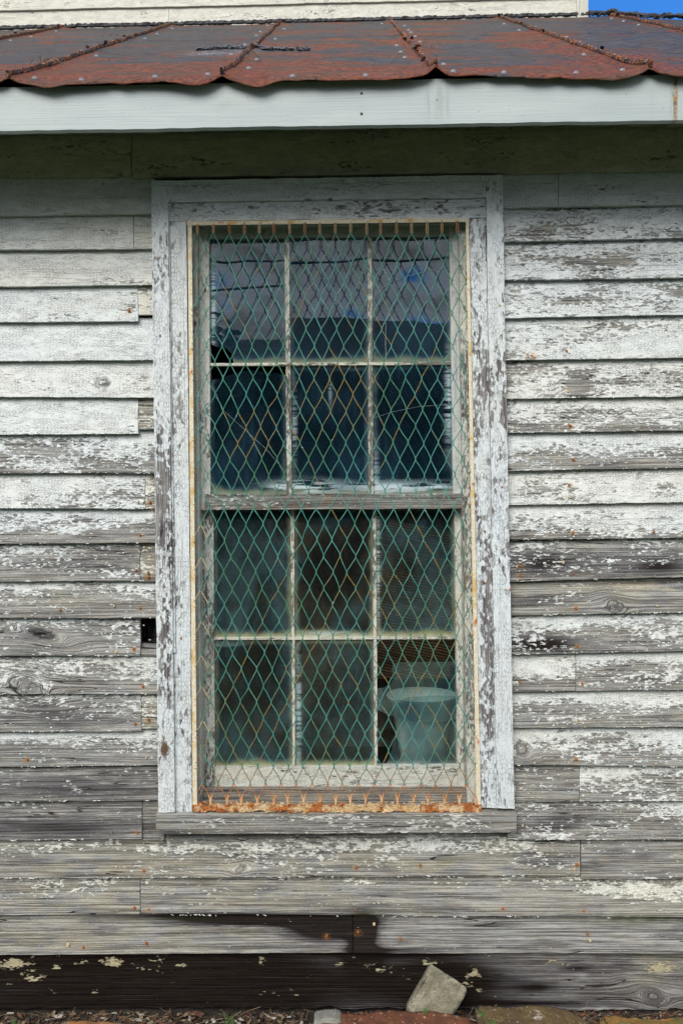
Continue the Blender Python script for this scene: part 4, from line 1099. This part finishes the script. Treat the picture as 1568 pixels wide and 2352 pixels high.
rock('concrete_chunk', [(991,2217),(1071,2269),(1070,2283),(1042,2332),(934,2328),(936,2312)], -.125, .075, mat_rock('rough_concrete', (.24,.225,.155), (.15,.14,.10), (.31,.29,.22), (.5,.65), 14, (.12,.10,.07)),
     'grey concrete slab piece leaning on its corner against the dark beam', 'concrete piece', bev=.0018, rough=.0045, shrink=.97, lean=-.036)
rock('red_rock', [(730,2322),(775,2324),(830,2323),(885,2316),(960,2319),(1044,2322),(1084,2336),(1105,2362),(1090,2440),(740,2440),(712,2362)], -.30, .17,
     mat_rock('red_stone', (.15,.05,.022), (.07,.028,.016), (.24,.23,.20), (.60,.72), 7, (.38,.27,.17)), 'wide flat reddish brown stone in front of the concrete piece', rough=.007, shrink=.8, lean=-.02)
rock('mottled_rock', [(1091,2306),(1160,2308),(1234,2304),(1286,2309),(1316,2323),(1352,2350),(1360,2430),(1100,2430),(1092,2350)], -.27, .15,
     mat_rock('mottled_stone', (.13,.085,.032), (.07,.045,.022), (.50,.47,.42), (.60,.70), 10, (.42,.38,.30)), 'brown mottled stone with white lichen, right of the concrete piece', rough=.005, shrink=.8, lean=-.01)
rock('ochre_rock', [(1372,2328),(1440,2330),(1500,2334),(1568,2330),(1640,2326),(1680,2352),(1660,2430),(1390,2430),(1368,2360)], -.24, .14,
     mat_rock('ochre_stone', (.24,.13,.028), (.13,.075,.022), (.09,.11,.03), (.52,.66), 9, (.46,.42,.34)), 'ochre yellow mossy stone at the right edge of the ground', rough=.007, shrink=.85, lean=-.01)
rock('orange_rock', [(135,2345),(180,2338),(238,2340),(300,2345),(330,2360),(320,2430),(130,2430)], -.20, .12,
     mat_rock('orange_stone', (.30,.13,.035), (.17,.09,.04), (.14,.14,.12), (.55,.66), 9, (.3,.28,.24)), 'low orange brown stone half buried in litter at the left', rough=.006, shrink=.85, lean=-.01)
rock('grey_rock', [(722,2321),(742,2315),(775,2317),(790,2330),(780,2360),(720,2360)], -.19, .06,
     mat_rock('grey_stone', (.24,.24,.21), (.15,.15,.13), (.32,.33,.28), (.55,.66), 16), 'small grey stone behind the left end of the reddish stone', rough=.004, bev=.004)

def scatter(name, n, gen, mat, label, cat):
    a = Acc()
    for i in range(n): gen(a)
    return setp(a.build(name, mat), label, cat, kind='stuff')
def litter_gen(a):
    x = random.uniform(-1.5, 1.5); y = -abs(random.gauss(0, .10))-.02
    z = .004 - max(0, min(.08, (-y-.1)*.08)) + random.uniform(0, .008)
    s_ = random.choice([.002,.003,.004,.006,.010])
    flake(a, (x, y, z), s_*1.6, s_*random.uniform(.4,.9), random.uniform(.8, 1.9), random.uniform(-3,3), {'tan': random.random()}, .0008)
def mat_litter():
    t = NT('leaf_litter'); r = t.n('NewGeometry').outputs['Random Per Island']
    cr = t.n('ValToRGB', {0: r}); e = cr.color_ramp; e.interpolation = 'CONSTANT'
    cols = [(.06,.04,.025),(.13,.06,.03),(.035,.026,.018),(.20,.15,.09),(.07,.025,.018),(.34,.32,.28)]
    while len(e.elements) < len(cols): e.elements.new(.5)
    for i, c in enumerate(cols): e.elements[i].position = [0,.25,.45,.68,.80,.93][i]; e.elements[i].color = (*c, 1)
    return t.done(t.bsdf(cr.outputs[0], .9))
scatter('leaf_litter', 5200, litter_gen, mat_litter(), 'dry leaves, twigs and paint chips littering the foot of the wall', 'litter')
def straw_gen(a):
    x = random.uniform(-1.4, 1.4); y = -abs(random.gauss(0, .07))-.02; z = .01
    d = Vector((random.uniform(-1,1), random.uniform(-.3,.3), random.uniform(-.05,.5))).normalized()*random.uniform(.015,.05)
    q = Vector((x,y,z)); tube(a, [list(q-d), list(q+Vector((0,0,.004))), list(q+d)], .0008, 3)
scatter('straw', 150, straw_gen, simple('straw', (.22,.16,.09), .9, 50), 'thin dry grass stems lying along the foot of the wall', 'straw')
gm = NT('grass_blade'); gmat = gm.done(gm.bsdf(gm.mix(gm.noise(gm.n('NewGeometry').outputs['Position'], scale=20), (.04,.12,.02), (.10,.22,.05)), .6))
def grass(u, v, y, n, hmax, label):
    a = Acc()
    for i in range(n):
        p = W(u+random.uniform(-9,9), v, y+random.uniform(-.02,.02)); h = random.uniform(.45,1)*hmax; dx = random.uniform(-.6,.6)*h; w = .0016
        P = []
        for t in np.linspace(0, 1, 6):
            c = p + np.array([dx*t*t, -.2*h*t*t, h*t - .25*h*t*t*abs(dx)/h]); ww = w*(1-t)+.0001
            P += [c-[ww,0,0], c+[0,-ww*.7,0], c+[ww,0,0]]
        F = []
        for k in range(5):
            b = 3*k
            for q in range(3): F.append((b+q, b+(q+1)%3, b+3+(q+1)%3, b+3+q))
        a.add(np.array(P), F, np.array(P), {})
    setp(a.build('grass_tuft', gmat), label, 'grass tuft', 'green grass tufts at the foot of the wall')
grass(528, 2352, -.10, 9, .050, 'green grass tuft growing at the wall foot left of the reddish stone')
grass(36, 2354, -.10, 7, .030, 'short green grass tuft at the far left of the wall foot')
grass(1128, 2365, -.32, 9, .055, 'green grass tuft growing in front of the mottled stone')
grass(975, 2330, -.155, 6, .050, 'thin green grass tuft growing in front of the concrete piece')
grass(1108, 2335, -.29, 5, .04, 'green grass tuft between the reddish and the mottled stones')

# ------------------------------------------------------------------ across the yard, seen only mirrored in the panes
def mat_leaf():
    t = NT('tree_foliage'); p = t.n('NewGeometry').outputs['Position']
    return t.done(t.bsdf(t.mix(t.ramp(t.noise(p, scale=1.5, detail=4), .35, .65), (.03,.05,.015), (.07,.10,.03)), .8))
M_LEAF = mat_leaf(); M_BARK = simple('bark', (.09,.07,.05), .9, 10)
def tree(x, y, h, r, label):
    t = empty('tree', (x, y, 0), label, 'tree', 'trees across the yard')
    a = Acc(); tube(a, [[0,0,-.1],[.1,0,h*.3],[0,.1,h*.55],[.1,0,h*.85]], np.array([.22,.17,.11,.04]), 8)
    for k in range(6):
        an = k*1.1; z = h*(.35+.07*k); tube(a, [[0,0,z],[math.cos(an)*r*.4,math.sin(an)*r*.4,z+h*.1],[math.cos(an)*r*.75,math.sin(an)*r*.75,z+h*.16]], np.array([.07,.05,.02]), 5)
    o = a.build('trunk', M_BARK, t)
    P = []; F = []
    cl = [(random.gauss(0,.4)*r, random.gauss(0,.4)*r, h*random.uniform(.2,.92), random.uniform(.3,.45)*r) for _ in range(20)]
    for i in range(3200):
        cx, cy, cz, cr = random.choice(cl); d = Vector((random.gauss(0,1),random.gauss(0,1),random.gauss(0,1))).normalized()*cr*random.random()**.4
        c = Vector((cx,cy,cz))+d; M = Matrix.Rotation(random.uniform(0,6.28),3,'Z') @ Matrix.Rotation(random.uniform(0,3),3,'X'); s_ = random.uniform(.07,.15)
        b = len(P); P += [list(c+M@Vector(q)*s_) for q in ((-1,0,0),(0,-.5,0),(1,0,0),(0,.5,0))]; F.append((b,b+1,b+2,b+3))
    P = np.array(P); c = Acc(); c.add(P, F, P.copy(), {}); c.build('crown', M_LEAF, t)
tree(-2.1, -9.6, 4.9, 1.25, 'leafy tree standing in front of the barn, on its left')
tree(8.5, -13, 5.6, 2.4, 'leafy tree across the yard right of the barn')
tree(-13, -15, 7.0, 2.8, 'leafy tree across the yard beyond the left end of the barn')
bn = empty('barn', (-3.5, -14, 0), 'long dark weathered barn across the yard', 'barn')
a = Acc(); box3(a, (-8, -3, -.1), (9.5, 2.4, 4.0)); a.build('wall', simple('barn_boards', (.035,.03,.027), .9, 6, .3), bn)
a = Acc()
for y0_, z0_, y1_, z1_ in ((2.75,3.95,-.3,5.35), (-.3,5.35,-3.35,3.95)):
    q = np.array([[-8.3,y0_,z0_],[9.8,y0_,z0_],[9.8,y1_,z1_],[-8.3,y1_,z1_]]); q2 = q + [0,0,.08]
    a.add(np.concatenate([q, q2]), [(3,2,1,0),(4,5,6,7),(0,1,5,4),(1,2,6,5),(2,3,7,6),(3,0,4,7)], np.concatenate([q,q2]), {})
a.build('roof', simple('barn_roof', (.03,.03,.035), .9, 5), bn)
for k, (y, z, dz) in enumerate(((-9, 6.2, .5), (-9.4, 5.6, .4), (-8.6, 5.0, .3))):
    a = Acc(); pts = [[x, y + x*.12, z + .03*x*(k-1) + dz*(x/9)**2*.6 - dz*.3] for x in np.linspace(-14, 14, 30)]
    tube(a, pts, .018, 4)
    setp(a.build('overhead_cable', M_TAR), ['highest black overhead cable crossing the yard','middle black overhead cable crossing the yard','lowest black overhead cable crossing the yard'][k], 'cable', 'overhead cables across the yard')
